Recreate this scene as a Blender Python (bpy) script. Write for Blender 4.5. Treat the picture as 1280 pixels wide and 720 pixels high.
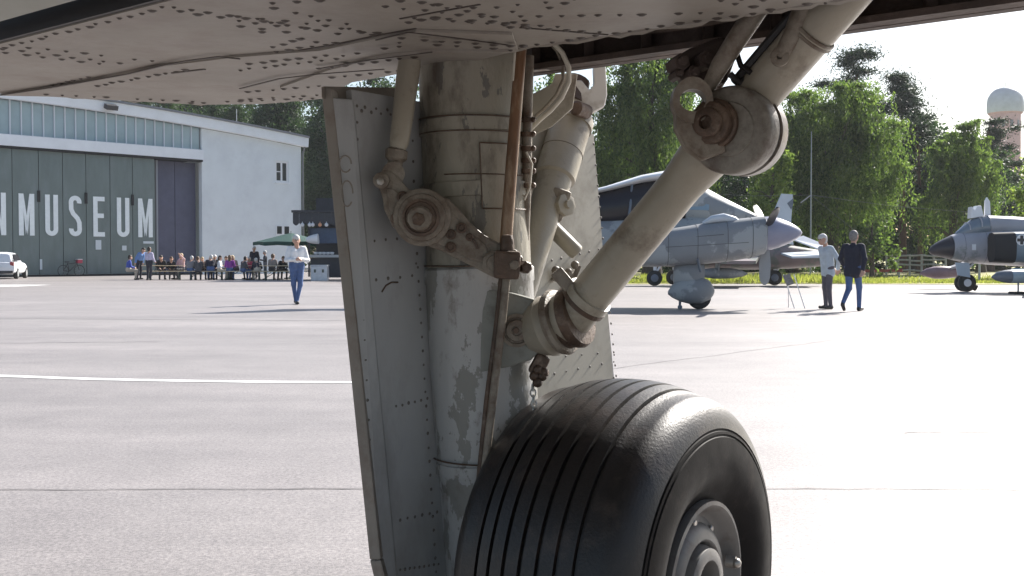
import bpy, bmesh, math, random
import numpy as np
from mathutils import Vector, Matrix, Quaternion

# ------------------------------------------------------------------ clear
for o in list(bpy.data.objects):
    bpy.data.objects.remove(o, do_unlink=True)
scene = bpy.context.scene
COL = scene.collection
R = math.radians

# ------------------------------------------------------------------ camera
F = 1373.0            # focal length in pixels of the 1280 px wide photograph
CAMH = 1.17
PITCH = math.atan(38 / F)
cd = bpy.data.cameras.new('camera')
cam = bpy.data.objects.new('camera', cd)
COL.objects.link(cam)
cam.location = (0, 0, CAMH)
cam.rotation_euler = (R(90) - PITCH, 0, 0)
cd.sensor_width = 36.0
cd.lens = 36.0 * F / 1280.0
cd.clip_start = 0.05
cd.clip_end = 4000
scene.camera = cam

# ------------------------------------------------------------------ world, sun, exposure
HAZE = 0.00022
SUN_EL = R(35)
SUN_H = Vector((0.66, 0.75, 0)).normalized()
w = bpy.data.worlds.new('World')
scene.world = w
w.use_nodes = True
nt = w.node_tree
sky = nt.nodes.new('ShaderNodeTexSky')
sky.sky_type = 'NISHITA'
sky.sun_disc = False
sky.sun_elevation = SUN_EL
sky.sun_rotation = math.atan2(SUN_H.x, SUN_H.y)
sky.air_density = 1.0
sky.dust_density = 1.5
sky.ozone_density = 1.0
bg = nt.nodes['Background']
bg.inputs['Strength'].default_value = 0.07
nt.links.new(sky.outputs[0], bg.inputs[0])
sd = bpy.data.lights.new('sun', 'SUN')
sd.energy = 5.0
sd.angle = R(0.53)
sd.color = (1.0, 0.955, 0.895)
sun = bpy.data.objects.new('sun', sd)
COL.objects.link(sun)
sdir = Vector((SUN_H.x * math.cos(SUN_EL), SUN_H.y * math.cos(SUN_EL), math.sin(SUN_EL)))
sun.rotation_euler = sdir.to_track_quat('Z', 'Y').to_euler()
sun.location = (20, 20, 40)
scene.view_settings.view_transform = 'Standard'
scene.view_settings.look = 'None'
scene.view_settings.gamma = 1
scene.view_settings.use_curve_mapping = False
scene.view_settings.exposure = 1.2

# ------------------------------------------------------------------ projection helpers (place things at their real distance)
FWD = Vector((0, math.cos(PITCH), -math.sin(PITCH)))
UPV = Vector((0, math.sin(PITCH), math.cos(PITCH)))
CAM = Vector((0, 0, CAMH))

def ray(x, y):
    return FWD + Vector((1, 0, 0)) * ((x - 640) / F) + UPV * ((360 - y) / F)

def PX(x, y, D):
    return CAM + ray(x, y) * D

def ONZ(x, y, z):
    r = ray(x, y)
    return CAM + r * ((z - CAMH) / r.z)

def GX(x, D):
    """ground point seen at image column x, distance D"""
    return Vector(((x - 640) / F * D, D, 0))

# ------------------------------------------------------------------ materials
MATS = {}

def mat(name, base, rough=0.6, metal=0.0, var=0.0, vscale=6.0, dirt=None, dscale=3.0, dlo=0.5, dhi=0.7,
        bump=0.0, bscale=40.0, stretch=None, spec=None, second=None, alpha=None, trans=0.0):
    if name in MATS:
        return MATS[name]
    m = bpy.data.materials.new(name)
    m.use_nodes = True
    t = m.node_tree
    b = t.nodes['Principled BSDF']
    b.inputs['Base Color'].default_value = (*base, 1)
    b.inputs['Roughness'].default_value = rough
    b.inputs['Metallic'].default_value = metal
    if spec is not None:
        b.inputs['Specular IOR Level'].default_value = spec
    if trans:
        b.inputs['Transmission Weight'].default_value = trans
    tc = t.nodes.new('ShaderNodeTexCoord')
    src = tc.outputs['Object']
    if stretch:
        mp = t.nodes.new('ShaderNodeMapping')
        mp.inputs['Scale'].default_value = stretch
        t.links.new(src, mp.inputs['Vector'])
        src = mp.outputs['Vector']

    def noise(scale, detail=5, rough_=0.6, seed=0.0):
        n = t.nodes.new('ShaderNodeTexNoise')
        n.inputs['Scale'].default_value = scale
        n.inputs['Detail'].default_value = detail
        n.inputs['Roughness'].default_value = rough_
        if seed:
            mm = t.nodes.new('ShaderNodeMapping')
            mm.inputs['Location'].default_value = (seed, seed * 1.7, seed * .6)
            t.links.new(src, mm.inputs['Vector'])
            t.links.new(mm.outputs['Vector'], n.inputs['Vector'])
        else:
            t.links.new(src, n.inputs['Vector'])
        return n.outputs['Fac']

    def ramp(fac, lo, hi):
        r_ = t.nodes.new('ShaderNodeMapRange')
        r_.inputs['From Min'].default_value = lo
        r_.inputs['From Max'].default_value = hi
        t.links.new(fac, r_.inputs['Value'])
        return r_.outputs['Result']

    def mix(fac, a, bcol, mode='MIX'):
        x = t.nodes.new('ShaderNodeMix')
        x.data_type = 'RGBA'
        x.blend_type = mode
        if isinstance(fac, float):
            x.inputs['Factor'].default_value = fac
        else:
            t.links.new(fac, x.inputs['Factor'])
        for s, v in ((x.inputs['A'], a), (x.inputs['B'], bcol)):
            if isinstance(v, tuple):
                s.default_value = (*v, 1)
            else:
                t.links.new(v, s)
        return x.outputs['Result']

    col = None
    if var > 0:
        dark = tuple(max(0, c * (1 - var)) for c in base)
        lite = tuple(min(1, c * (1 + var)) for c in base)
        col = mix(ramp(noise(vscale), 0.3, 0.7), dark, lite)
    if second:
        c2, sc2, lo2, hi2 = second
        col = mix(ramp(noise(sc2, 8, 0.65, 3.3), lo2, hi2), col if col is not None else base, c2)
    if dirt:
        col = mix(ramp(noise(dscale, 8, 0.7, 7.1), dlo, dhi), col if col is not None else base, dirt)
    if col is not None:
        t.links.new(col, b.inputs['Base Color'])
    if rough > 0.15 and var > 0:
        rr = t.nodes.new('ShaderNodeMapRange')
        rr.inputs['To Min'].default_value = max(0.05, rough - 0.12)
        rr.inputs['To Max'].default_value = min(1, rough + 0.12)
        t.links.new(noise(vscale * 2.3, 4, 0.6, 1.9), rr.inputs['Value'])
        t.links.new(rr.outputs['Result'], b.inputs['Roughness'])
    if bump > 0:
        bp = t.nodes.new('ShaderNodeBump')
        bp.inputs['Strength'].default_value = min(1, bump)
        bp.inputs['Distance'].default_value = 0.01
        t.links.new(noise(bscale, 6, 0.6, 5.2), bp.inputs['Height'])
        t.links.new(bp.outputs['Normal'], b.inputs['Normal'])
    MATS[name] = m
    return m

def leaf_mat(name, c1, c2, tr=0.45):
    m = bpy.data.materials.new(name)
    m.use_nodes = True
    t = m.node_tree
    for n in list(t.nodes):
        t.nodes.remove(n)
    out = t.nodes.new('ShaderNodeOutputMaterial')
    g = t.nodes.new('ShaderNodeNewGeometry')
    mx = t.nodes.new('ShaderNodeMix'); mx.data_type = 'RGBA'
    t.links.new(g.outputs['Random Per Island'], mx.inputs['Factor'])
    mx.inputs['A'].default_value = (*c1, 1); mx.inputs['B'].default_value = (*c2, 1)
    d = t.nodes.new('ShaderNodeBsdfPrincipled')
    d.inputs['Roughness'].default_value = 0.55
    d.inputs['Specular IOR Level'].default_value = 0.3
    t.links.new(mx.outputs['Result'], d.inputs['Base Color'])
    tl = t.nodes.new('ShaderNodeBsdfTranslucent')
    mm = t.nodes.new('ShaderNodeMix'); mm.data_type = 'RGBA'; mm.blend_type = 'MULTIPLY'
    mm.inputs['Factor'].default_value = 1.0
    t.links.new(mx.outputs['Result'], mm.inputs['A'])
    mm.inputs['B'].default_value = (1.25, 1.5, 0.65, 1)
    t.links.new(mm.outputs['Result'], tl.inputs['Color'])
    ms = t.nodes.new('ShaderNodeMixShader')
    ms.inputs[0].default_value = tr
    t.links.new(d.outputs[0], ms.inputs[1]); t.links.new(tl.outputs[0], ms.inputs[2])
    t.links.new(ms.outputs[0], out.inputs['Surface'])
    return m

# ------------------------------------------------------------------ object helpers
def tag(o, label=None, cat=None, group=None, kind=None):
    if label: o['label'] = label
    if cat: o['category'] = cat
    if group: o['group'] = group
    if kind: o['kind'] = kind
    return o

def thing(name, label, cat, loc=(0, 0, 0), rz=0.0, group=None):
    o = bpy.data.objects.new(name, None)
    o.empty_display_size = 0.2
    COL.objects.link(o)
    o.location = loc
    o.rotation_euler = (0, 0, rz)
    return tag(o, label, cat, group)

def copy_tree(o, parent=None):
    c = o.copy(); COL.objects.link(c); c.parent = parent
    for ch in list(o.children):
        copy_tree(ch, c)
    return c

class MB:
    """collects shapes, builds ONE mesh object"""
    def __init__(s, off=None):
        s.v = []; s.f = []; s.mi = []
        s.off = Vector(off) if off is not None else Vector((0, 0, 0))
        s.cur = 0
    def add(s, vs, fs):
        n = len(s.v)
        s.v += [tuple(v) for v in vs]
        for f in fs:
            s.f.append([i + n for i in f]); s.mi.append(s.cur)
        return s
    def box(s, c, size, rot=None, taper=1.0):
        c = Vector(c); hx, hy, hz = (q / 2 for q in size)
        vs = []
        for z in (-1, 1):
            k = taper if z > 0 else 1
            for x, y in ((-1, -1), (1, -1), (1, 1), (-1, 1)):
                p = Vector((x * hx * k, y * hy * k, z * hz))
                if rot is not None: p = rot @ p
                vs.append(c + p)
        return s.add(vs, [(3, 2, 1, 0), (4, 5, 6, 7), (0, 1, 5, 4), (1, 2, 6, 5), (2, 3, 7, 6), (3, 0, 4, 7)])
    def bar(s, a, b, wd, ht, up=Vector((0, 0, 1))):
        a = Vector(a); b = Vector(b); d = (b - a); L = d.length; d.normalize()
        sd_ = d.cross(up)
        if sd_.length < 1e-4: sd_ = d.cross(Vector((1, 0, 0)))
        sd_.normalize(); u = sd_.cross(d)
        m = Matrix((sd_, d, u)).transposed()
        return s.box((a + b) / 2, (wd, L, ht), m)
    def tube(s, pts, rad, seg=16, caps=True, sx=1.0):
        pts = [Vector(p) for p in pts]
        if not hasattr(rad, '__len__'): rad = [rad] * len(pts)
        vs = []; fs = []
        ref = None
        for i, p in enumerate(pts):
            a = pts[max(i - 1, 0)]; b = pts[min(i + 1, len(pts) - 1)]
            t = (b - a)
            if t.length < 1e-9: t = Vector((0, 0, 1))
            t.normalize()
            if ref is None:
                ref = t.orthogonal().normalized()
            else:
                ref = (ref - t * ref.dot(t))
                if ref.length < 1e-6: ref = t.orthogonal()
                ref.normalize()
            bi = t.cross(ref)
            for k in range(seg):
                an = 2 * math.pi * k / seg
                vs.append(p + (ref * math.cos(an) * sx + bi * math.sin(an)) * rad[i])
        for i in range(len(pts) - 1):
            for k in range(seg):
                k2 = (k + 1) % seg
                fs.append((i * seg + k, i * seg + k2, (i + 1) * seg + k2, (i + 1) * seg + k))
        if caps:
            fs.append(tuple(reversed(range(seg))))
            n = (len(pts) - 1) * seg
            fs.append(tuple(n + k for k in range(seg)))
        return s.add(vs, fs)
    def lathe(s, prof, org, axis, seg=32, a0=0.0, a1=2 * math.pi, caps=True):
        """prof = [(t along axis, radius)]"""
        org = Vector(org); axis = Vector(axis).normalized()
        u = axis.orthogonal().normalized(); v = axis.cross(u)
        full = abs(a1 - a0 - 2 * math.pi) < 1e-6
        n = seg if full else seg + 1
        vs = []; fs = []
        for (t, r) in prof:
            for k in range(n):
                an = a0 + (a1 - a0) * k / seg
                vs.append(org + axis * t + (u * math.cos(an) + v * math.sin(an)) * r)
        for i in range(len(prof) - 1):
            for k in range(seg):
                k2 = (k + 1) % n
                fs.append((i * n + k, i * n + k2, (i + 1) * n + k2, (i + 1) * n + k))
        if caps and full:
            if prof[0][1] > 1e-5: fs.append(tuple(reversed(range(n))))
            if prof[-1][1] > 1e-5: fs.append(tuple((len(prof) - 1) * n + k for k in range(n)))
        return s.add(vs, fs)
    def prism(s, poly, th):
        """poly: list of 3D points (planar), extruded by vector th; poly should be seen CCW against th"""
        th = Vector(th); n = len(poly)
        vs = [Vector(p) for p in poly] + [Vector(p) + th for p in poly]
        fs = [tuple(reversed(range(n))), tuple(range(n, 2 * n))]
        for i in range(n):
            j = (i + 1) % n
            fs.append((i, j, n + j, n + i))
        return s.add(vs, fs)
    def loft(s, secs, caps=True):
        """secs: list of rings (equal count)"""
        n = len(secs[0]); vs = []; fs = []
        for r_ in secs: vs += [Vector(p) for p in r_]
        for i in range(len(secs) - 1):
            for k in range(n):
                k2 = (k + 1) % n
                fs.append((i * n + k, i * n + k2, (i + 1) * n + k2, (i + 1) * n + k))
        if caps:
            fs.append(tuple(reversed(range(n))))
            m_ = (len(secs) - 1) * n
            fs.append(tuple(m_ + k for k in range(n)))
        return s.add(vs, fs)
    def ball(s, c, r, seg=14, rings=9, sc=(1, 1, 1)):
        c = Vector(c); vs = []; fs = []
        for i in range(rings + 1):
            th = math.pi * i / rings
            for k in range(seg):
                ph = 2 * math.pi * k / seg
                vs.append(c + Vector((math.sin(th) * math.cos(ph) * r * sc[0], math.sin(th) * math.sin(ph) * r * sc[1], math.cos(th) * r * sc[2])))
        for i in range(rings):
            for k in range(seg):
                k2 = (k + 1) % seg
                fs.append((i * seg + k, (i + 1) * seg + k, (i + 1) * seg + k2, i * seg + k2))
        return s.add(vs, fs)
    def build(s, name, m, parent=None, smooth=True, bevel=0.0, bseg=2, angle=40):
        me = bpy.data.meshes.new(name)
        ov = s.off
        me.from_pydata([(x - ov.x, y - ov.y, z - ov.z) for x, y, z in s.v], [], s.f)
        ms = m if isinstance(m, (list, tuple)) else [m]
        for q in ms: me.materials.append(q)
        if len(ms) > 1:
            me.polygons.foreach_set('material_index', s.mi)
        bm = bmesh.new(); bm.from_mesh(me)
        bmesh.ops.remove_doubles(bm, verts=bm.verts, dist=1e-5)
        bmesh.ops.recalc_face_normals(bm, faces=bm.faces)
        if bevel > 0:
            es = [e for e in bm.edges if len(e.link_faces) == 2 and e.calc_face_angle(0) > R(30)]
            bmesh.ops.bevel(bm, geom=es, offset=bevel, segments=bseg, profile=0.6, affect='EDGES', clamp_overlap=True)
        for f in bm.faces: f.smooth = smooth
        if smooth:
            for e in bm.edges:
                if len(e.link_faces) == 2 and e.calc_face_angle(0) > R(angle): e.smooth = False
        bm.to_mesh(me); bm.free()
        o = bpy.data.objects.new(name, me)
        COL.objects.link(o)
        if parent is not None: o.parent = parent
        return o

def np_mesh(name, verts, quads, m, parent=None):
    """fast mesh from numpy arrays (quads only)"""
    me = bpy.data.meshes.new(name)
    nv = len(verts); nq = len(quads)
    me.vertices.add(nv); me.vertices.foreach_set('co', np.ascontiguousarray(verts, dtype=np.float32).ravel())
    me.loops.add(nq * 4); me.loops.foreach_set('vertex_index', np.ascontiguousarray(quads, dtype=np.int32).ravel())
    me.polygons.add(nq)
    me.polygons.foreach_set('loop_start', np.arange(0, nq * 4, 4, dtype=np.int32))
    me.update(calc_edges=True)
    me.validate()
    me.materials.append(m)
    o = bpy.data.objects.new(name, me); COL.objects.link(o)
    if parent is not None: o.parent = parent
    return o

def ring(c, ax_u, ax_v, hw, hh, n=20, p=2.0, hh2=None):
    """superellipse ring round c"""
    out = []
    for k in range(n):
        a = 2 * math.pi * k / n
        ca, sa = math.cos(a), math.sin(a)
        x = math.copysign(abs(ca) ** (2 / p), ca) * hw
        h = hh if sa >= 0 or hh2 is None else hh2
        y = math.copysign(abs(sa) ** (2 / p), sa) * h
        out.append(Vector(c) + Vector(ax_u) * x + Vector(ax_v) * y)
    return out

# ================================================================== SETTING
def ground_mat():
    m = bpy.data.materials.new('apron_concrete'); m.use_nodes = True
    t = m.node_tree; b = t.nodes['Principled BSDF']
    tc = t.nodes.new('ShaderNodeTexCoord')
    def noise(scale, detail=6, rough=0.6, st=None):
        n = t.nodes.new('ShaderNodeTexNoise')
        n.inputs['Scale'].default_value = scale; n.inputs['Detail'].default_value = detail; n.inputs['Roughness'].default_value = rough
        if st:
            mp = t.nodes.new('ShaderNodeMapping'); mp.inputs['Scale'].default_value = st
            t.links.new(tc.outputs['Object'], mp.inputs['Vector']); t.links.new(mp.outputs['Vector'], n.inputs['Vector'])
        else:
            t.links.new(tc.outputs['Object'], n.inputs['Vector'])
        return n.outputs['Fac']
    def rng(f, lo, hi, a, b_):
        r_ = t.nodes.new('ShaderNodeMapRange'); r_.inputs[1].default_value = lo; r_.inputs[2].default_value = hi
        r_.inputs[3].default_value = a; r_.inputs[4].default_value = b_
        t.links.new(f, r_.inputs[0]); return r_.outputs[0]
    def mul(a, b_):
        x = t.nodes.new('ShaderNodeMath'); x.operation = 'MULTIPLY'
        t.links.new(a, x.inputs[0]); t.links.new(b_, x.inputs[1]); return x.outputs[0]
    v = mul(rng(noise(0.35, 5, .6, (0.35, 1.0, 1)), .3, .7, .8, 1.1), rng(noise(60, 3, .7), .32, .68, .62, 1.3))
    v = mul(v, rng(noise(240, 2, .6), .3, .7, .7, 1.2))
    v = mul(v, rng(noise(28, 4, .75), .3, .7, .78, 1.16))
    v = mul(v, rng(noise(2.2, 6, .7), .3, .7, .88, 1.08))
    v = mul(v, rng(noise(1.1, 5, .65, (0.07, 1.0, 1)), .32, .68, .87, 1.07))
    v = mul(v, rng(noise(.16, 3, .5), .35, .5, .9, 1.0))
    # dark hair cracks / pits
    vo = t.nodes.new('ShaderNodeTexVoronoi'); vo.inputs['Scale'].default_value = 34
    t.links.new(tc.outputs['Object'], vo.inputs['Vector'])
    v = mul(v, rng(vo.outputs['Distance'], .03, .16, .55, 1.0))
    x = t.nodes.new('ShaderNodeMix'); x.data_type = 'RGBA'; x.blend_type = 'MULTIPLY'; x.inputs[0].default_value = 1
    x.inputs['A'].default_value = (0.335, 0.304, 0.292, 1)
    cmb = t.nodes.new('ShaderNodeCombineColor')
    for i in range(3): t.links.new(v, cmb.inputs[i])
    t.links.new(cmb.outputs[0], x.inputs['B'])
    t.links.new(x.outputs['Result'], b.inputs['Base Color'])
    b.inputs['Roughness'].default_value = 0.5
    b.inputs['Specular IOR Level'].default_value = 0.8
    bp = t.nodes.new('ShaderNodeBump'); bp.inputs['Strength'].default_value = 0.35; bp.inputs['Distance'].default_value = 0.006
    t.links.new(noise(130, 4, .7), bp.inputs['Height']); t.links.new(bp.outputs[0], b.inputs['Normal'])
    return m

GM = ground_mat()
g = MB(); g.add([(-400, -60, 0), (400, -60, 0), (400, 700, 0), (-400, 700, 0)], [(0, 1, 2, 3)])
ground = g.build('apron_ground', GM, smooth=False); tag(ground, kind='structure')

PAINT = mat('line_paint', (0.78, 0.78, 0.76), 0.5, var=0.1, vscale=3, dirt=(0.42, 0.41, 0.4), dscale=2.5, dlo=.52, dhi=.72)
def strip(name, pts, wd, z, m, parent=ground):
    mb = MB(); L = []; Rr = []
    for i, p in enumerate(pts):
        a = Vector(pts[max(i - 1, 0)]); b = Vector(pts[min(i + 1, len(pts) - 1)])
        d = (b - a).normalized(); n = Vector((-d.y, d.x, 0))
        p = Vector(p)
        wj = wd * (1 + random.uniform(-.25, .25)) if wd < .05 else wd
        L.append((p.x + n.x * wj / 2, p.y + n.y * wj / 2, z)); Rr.append((p.x - n.x * wj / 2, p.y - n.y * wj / 2, z))
    n = len(pts)
    mb.add(L + Rr, [(n + i, n + i + 1, i + 1, i) for i in range(n - 1)])
    return mb.build(name, m, parent, smooth=False)

random.seed(4)
rowpts = lambda pp, n=2: [ONZ(x, y, 0) for x, y in pp]
strip('painted_line', rowpts([(-60, 468), (0, 470), (60, 472.3), (130, 474.5), (220, 476.2), (320, 477.6), (430, 478.2), (560, 478.4), (700, 478)]), 0.16, 0.004, PAINT)
strip('painted_line', rowpts([(-80, 358.5), (5, 357.6), (34, 356.0)]), 2.2, 0.004, PAINT)
SEAM = mat('tar_seam', (0.14, 0.13, 0.128), 0.7, var=.3, vscale=9)
def jitter(p, q, n, a):
    out = []
    for i in range(n + 1):
        t_ = i / n
        out.append((p[0] + (q[0] - p[0]) * t_, p[1] + (q[1] - p[1]) * t_ + random.uniform(-a, a)))
    return out
strip('slab_seam', rowpts(jitter((-60, 613), (640, 610.5), 30, .5) + jitter((680, 610.4), (1340, 612.5), 26, .7)), 0.012, 0.004, SEAM)
strip('slab_seam', rowpts(jitter((740, 464), (1210, 404), 30, .5)), 0.012, 0.004, SEAM)
strip('slab_seam', rowpts(jitter((1130, 541), (1330, 539), 12, .6)), 0.016, 0.004, SEAM)
strip('slab_seam', rowpts(jitter((-40, 398), (430, 401), 16, .2)), 0.05, 0.004, mat('tar_seam_faded', (0.2, 0.19, 0.19), .7, var=.3))
strip('slab_seam', rowpts(jitter((-40, 430), (200, 427), 10, .2)), 0.03, 0.004, mat('tar_seam_faded', (0.2, 0.19, 0.19), .7, var=.3))

# grass verge behind the apron on the right
GR = mat('verge_grass', (0.33, 0.32, 0.11), 0.9, var=.35, vscale=1.2, dirt=(0.25, 0.21, 0.1), dscale=.6, dlo=.45, dhi=.7, bump=.6, bscale=30)
mb = MB()
edge = [GX(x, D) for x, D in ((700, 47.5), (800, 48.0), (900, 49), (1060, 48.5), (1170, 47.5), (1300, 47), (1700, 46))]
far = [GX(x, 600) for x, D in ((700, 0), (800, 0), (900, 0), (1060, 0), (1170, 0), (1300, 0), (1700, 0))]
n = len(edge)
mb.add([(p.x, p.y, .03) for p in edge] + [(p.x, p.y, .05) for p in far] + [(p.x, p.y - .05, 0) for p in edge],
       [(i, i + 1, n + i + 1, n + i) for i in range(n - 1)] + [(2 * n + i, 2 * n + i + 1, i + 1, i) for i in range(n - 1)])
tag(mb.build('grass_verge', GR, smooth=False), kind='structure')

rng = np.random.default_rng(7)
def leaf_quads(P, U, V, ls, ws):
    """P centres, U long axes (unit), V cross axes (unit)"""
    ls = np.asarray(ls)[:, None] if np.ndim(ls) else ls
    ws = np.asarray(ws)[:, None] if np.ndim(ws) else ws
    a = P - U * ls / 2; c = P + U * ls / 2
    b = P + V * ws / 2 - U * ls * .05; d = P - V * ws / 2 - U * ls * .05
    verts = np.stack([a, b, c, d], 1).reshape(-1, 3)
    q = np.arange(len(P) * 4).reshape(-1, 4)
    return verts, q

def unit(a):
    return a / (np.linalg.norm(a, axis=1, keepdims=True) + 1e-9)

# tufts on the verge
N = 16000
x = rng.uniform(740, 1300, N); D = 48.3 + rng.exponential(6.0, N) + rng.uniform(0, 1, N)
keep = D < 75
x = x[keep]; D = D[keep]
base = np.stack([(x - 640) / F * D, D, np.zeros_like(D)], 1)
tall = np.where((x > 800) & (x < 1075) & (D < 54), 1.0, 0.38)
h = rng.uniform(.12, .5, len(x)) * tall
U = unit(np.stack([rng.normal(0, .3, len(x)), rng.normal(0, .3, len(x)), np.ones(len(x))], 1))
V = unit(np.cross(U, rng.normal(size=(len(x), 3))))
P = base + U * h[:, None] / 2
v_, q_ = leaf_quads(P, U, V, h, np.full(len(x), .06))
tag(np_mesh('verge_grass_tufts', v_, q_, leaf_mat('grass_blades', (0.16, 0.18, .05), (0.36, 0.33, .13), .45)),
    'pale green and straw coloured grass tufts along the apron edge', 'grass', kind='stuff')

# ================================================================== TREES
BARK = mat('bark', (0.07, 0.055, 0.045), .9, var=.4, vscale=4, bump=.8, bscale=12, stretch=(3, 3, .5))
BARKP = mat('bark_pine', (0.12, 0.07, 0.045), .9, var=.4, vscale=4, bump=.8, bscale=10, stretch=(3, 3, .7))
LM_WILLOW = leaf_mat('leaf_willow', (0.05, 0.085, 0.034), (0.18, 0.225, 0.085), .52)
LM_DARK = leaf_mat('leaf_dark', (0.024, 0.045, 0.03), (0.065, 0.1, 0.05), .35)
LM_PINE = leaf_mat('leaf_pine', (0.018, 0.035, 0.025), (0.04, 0.062, 0.035), .2)
LM_LIGHT = leaf_mat('leaf_light', (0.1, 0.145, 0.045), (0.25, 0.29, 0.1), .5)

def trunk_mesh(t, base, H, r, mat_, limbs=6, spread=2.5, z0=.35, z1=.9, seed=1, name='trunk'):
    rr = random.Random(seed)
    mb = MB(base)
    b = Vector(base)
    pts = []; rad = []
    dx = dy = 0
    for i in range(9):
        f = i / 8
        dx += rr.uniform(-.03, .03) * H * .3; dy += rr.uniform(-.03, .03) * H * .3
        pts.append(b + Vector((dx * f, dy * f, H * f * .93 - .1))); rad.append(max(.02, r * (1.25 - f) ** .9 * (1.35 if i == 0 else 1)))
    mb.tube(pts, rad, 10)
    for k in range(limbs):
        f = z0 + (z1 - z0) * (k + .5) / limbs
        i = int(f * 8); p = pts[i].lerp(pts[min(i + 1, 8)], f * 8 - i)
        a = rr.uniform(0, 6.28)
        L = spread * rr.uniform(.6, 1.1)
        q = p + Vector((math.cos(a) * L * .5, math.sin(a) * L * .5, L * rr.uniform(.2, .5)))
        e = q + Vector((math.cos(a) * L * .5, math.sin(a) * L * .5, L * rr.uniform(-.05, .3)))
        r0 = r * (1.15 - f) * .5
        mb.tube([p, q, e], [r0, r0 * .6, r0 * .2], 7)
    mb.build(name, mat_, t)

def clump_leaves(centers, radii, per, ls, ws, droop=0.0, flat=1.0, shell=.5):
    """leaf cloud: gaussian clumps"""
    Ps = []
    for c, r_ in zip(centers, radii):
        n = max(4, int(per * (np.prod(r_) ** (2 / 3)) * rng.uniform(.75, 1.25)))
        d = unit(rng.normal(size=(n, 3)))
        rad = np.abs(rng.normal(0, .62, (n, 1))) + shell * .3
        Ps.append(c + d * rad * np.array(r_) * rng.uniform(.75, 1.15, (n, 1)))
    P = np.concatenate(Ps)
    n = len(P)
    U = rng.normal(size=(n, 3)); U[:, 2] = U[:, 2] * flat - droop
    U = unit(U)
    V = unit(np.cross(U, rng.normal(size=(n, 3))))
    return leaf_quads(P, U, V, rng.uniform(.6, 1.3, n) * ls, rng.uniform(.6, 1.2, n) * ws)

def crown_points(n, c, rx, ry, rz, low=-.9, power=.45):
    out = []
    while len(out) < n:
        d = rng.normal(size=3); d /= np.linalg.norm(d)
        if d[2] < low: continue
        r_ = rng.random() ** power
        out.append(np.array(c) + d * r_ * np.array((rx, ry, rz)) * rng.uniform(.82, 1.08))
    return np.array(out)

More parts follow.
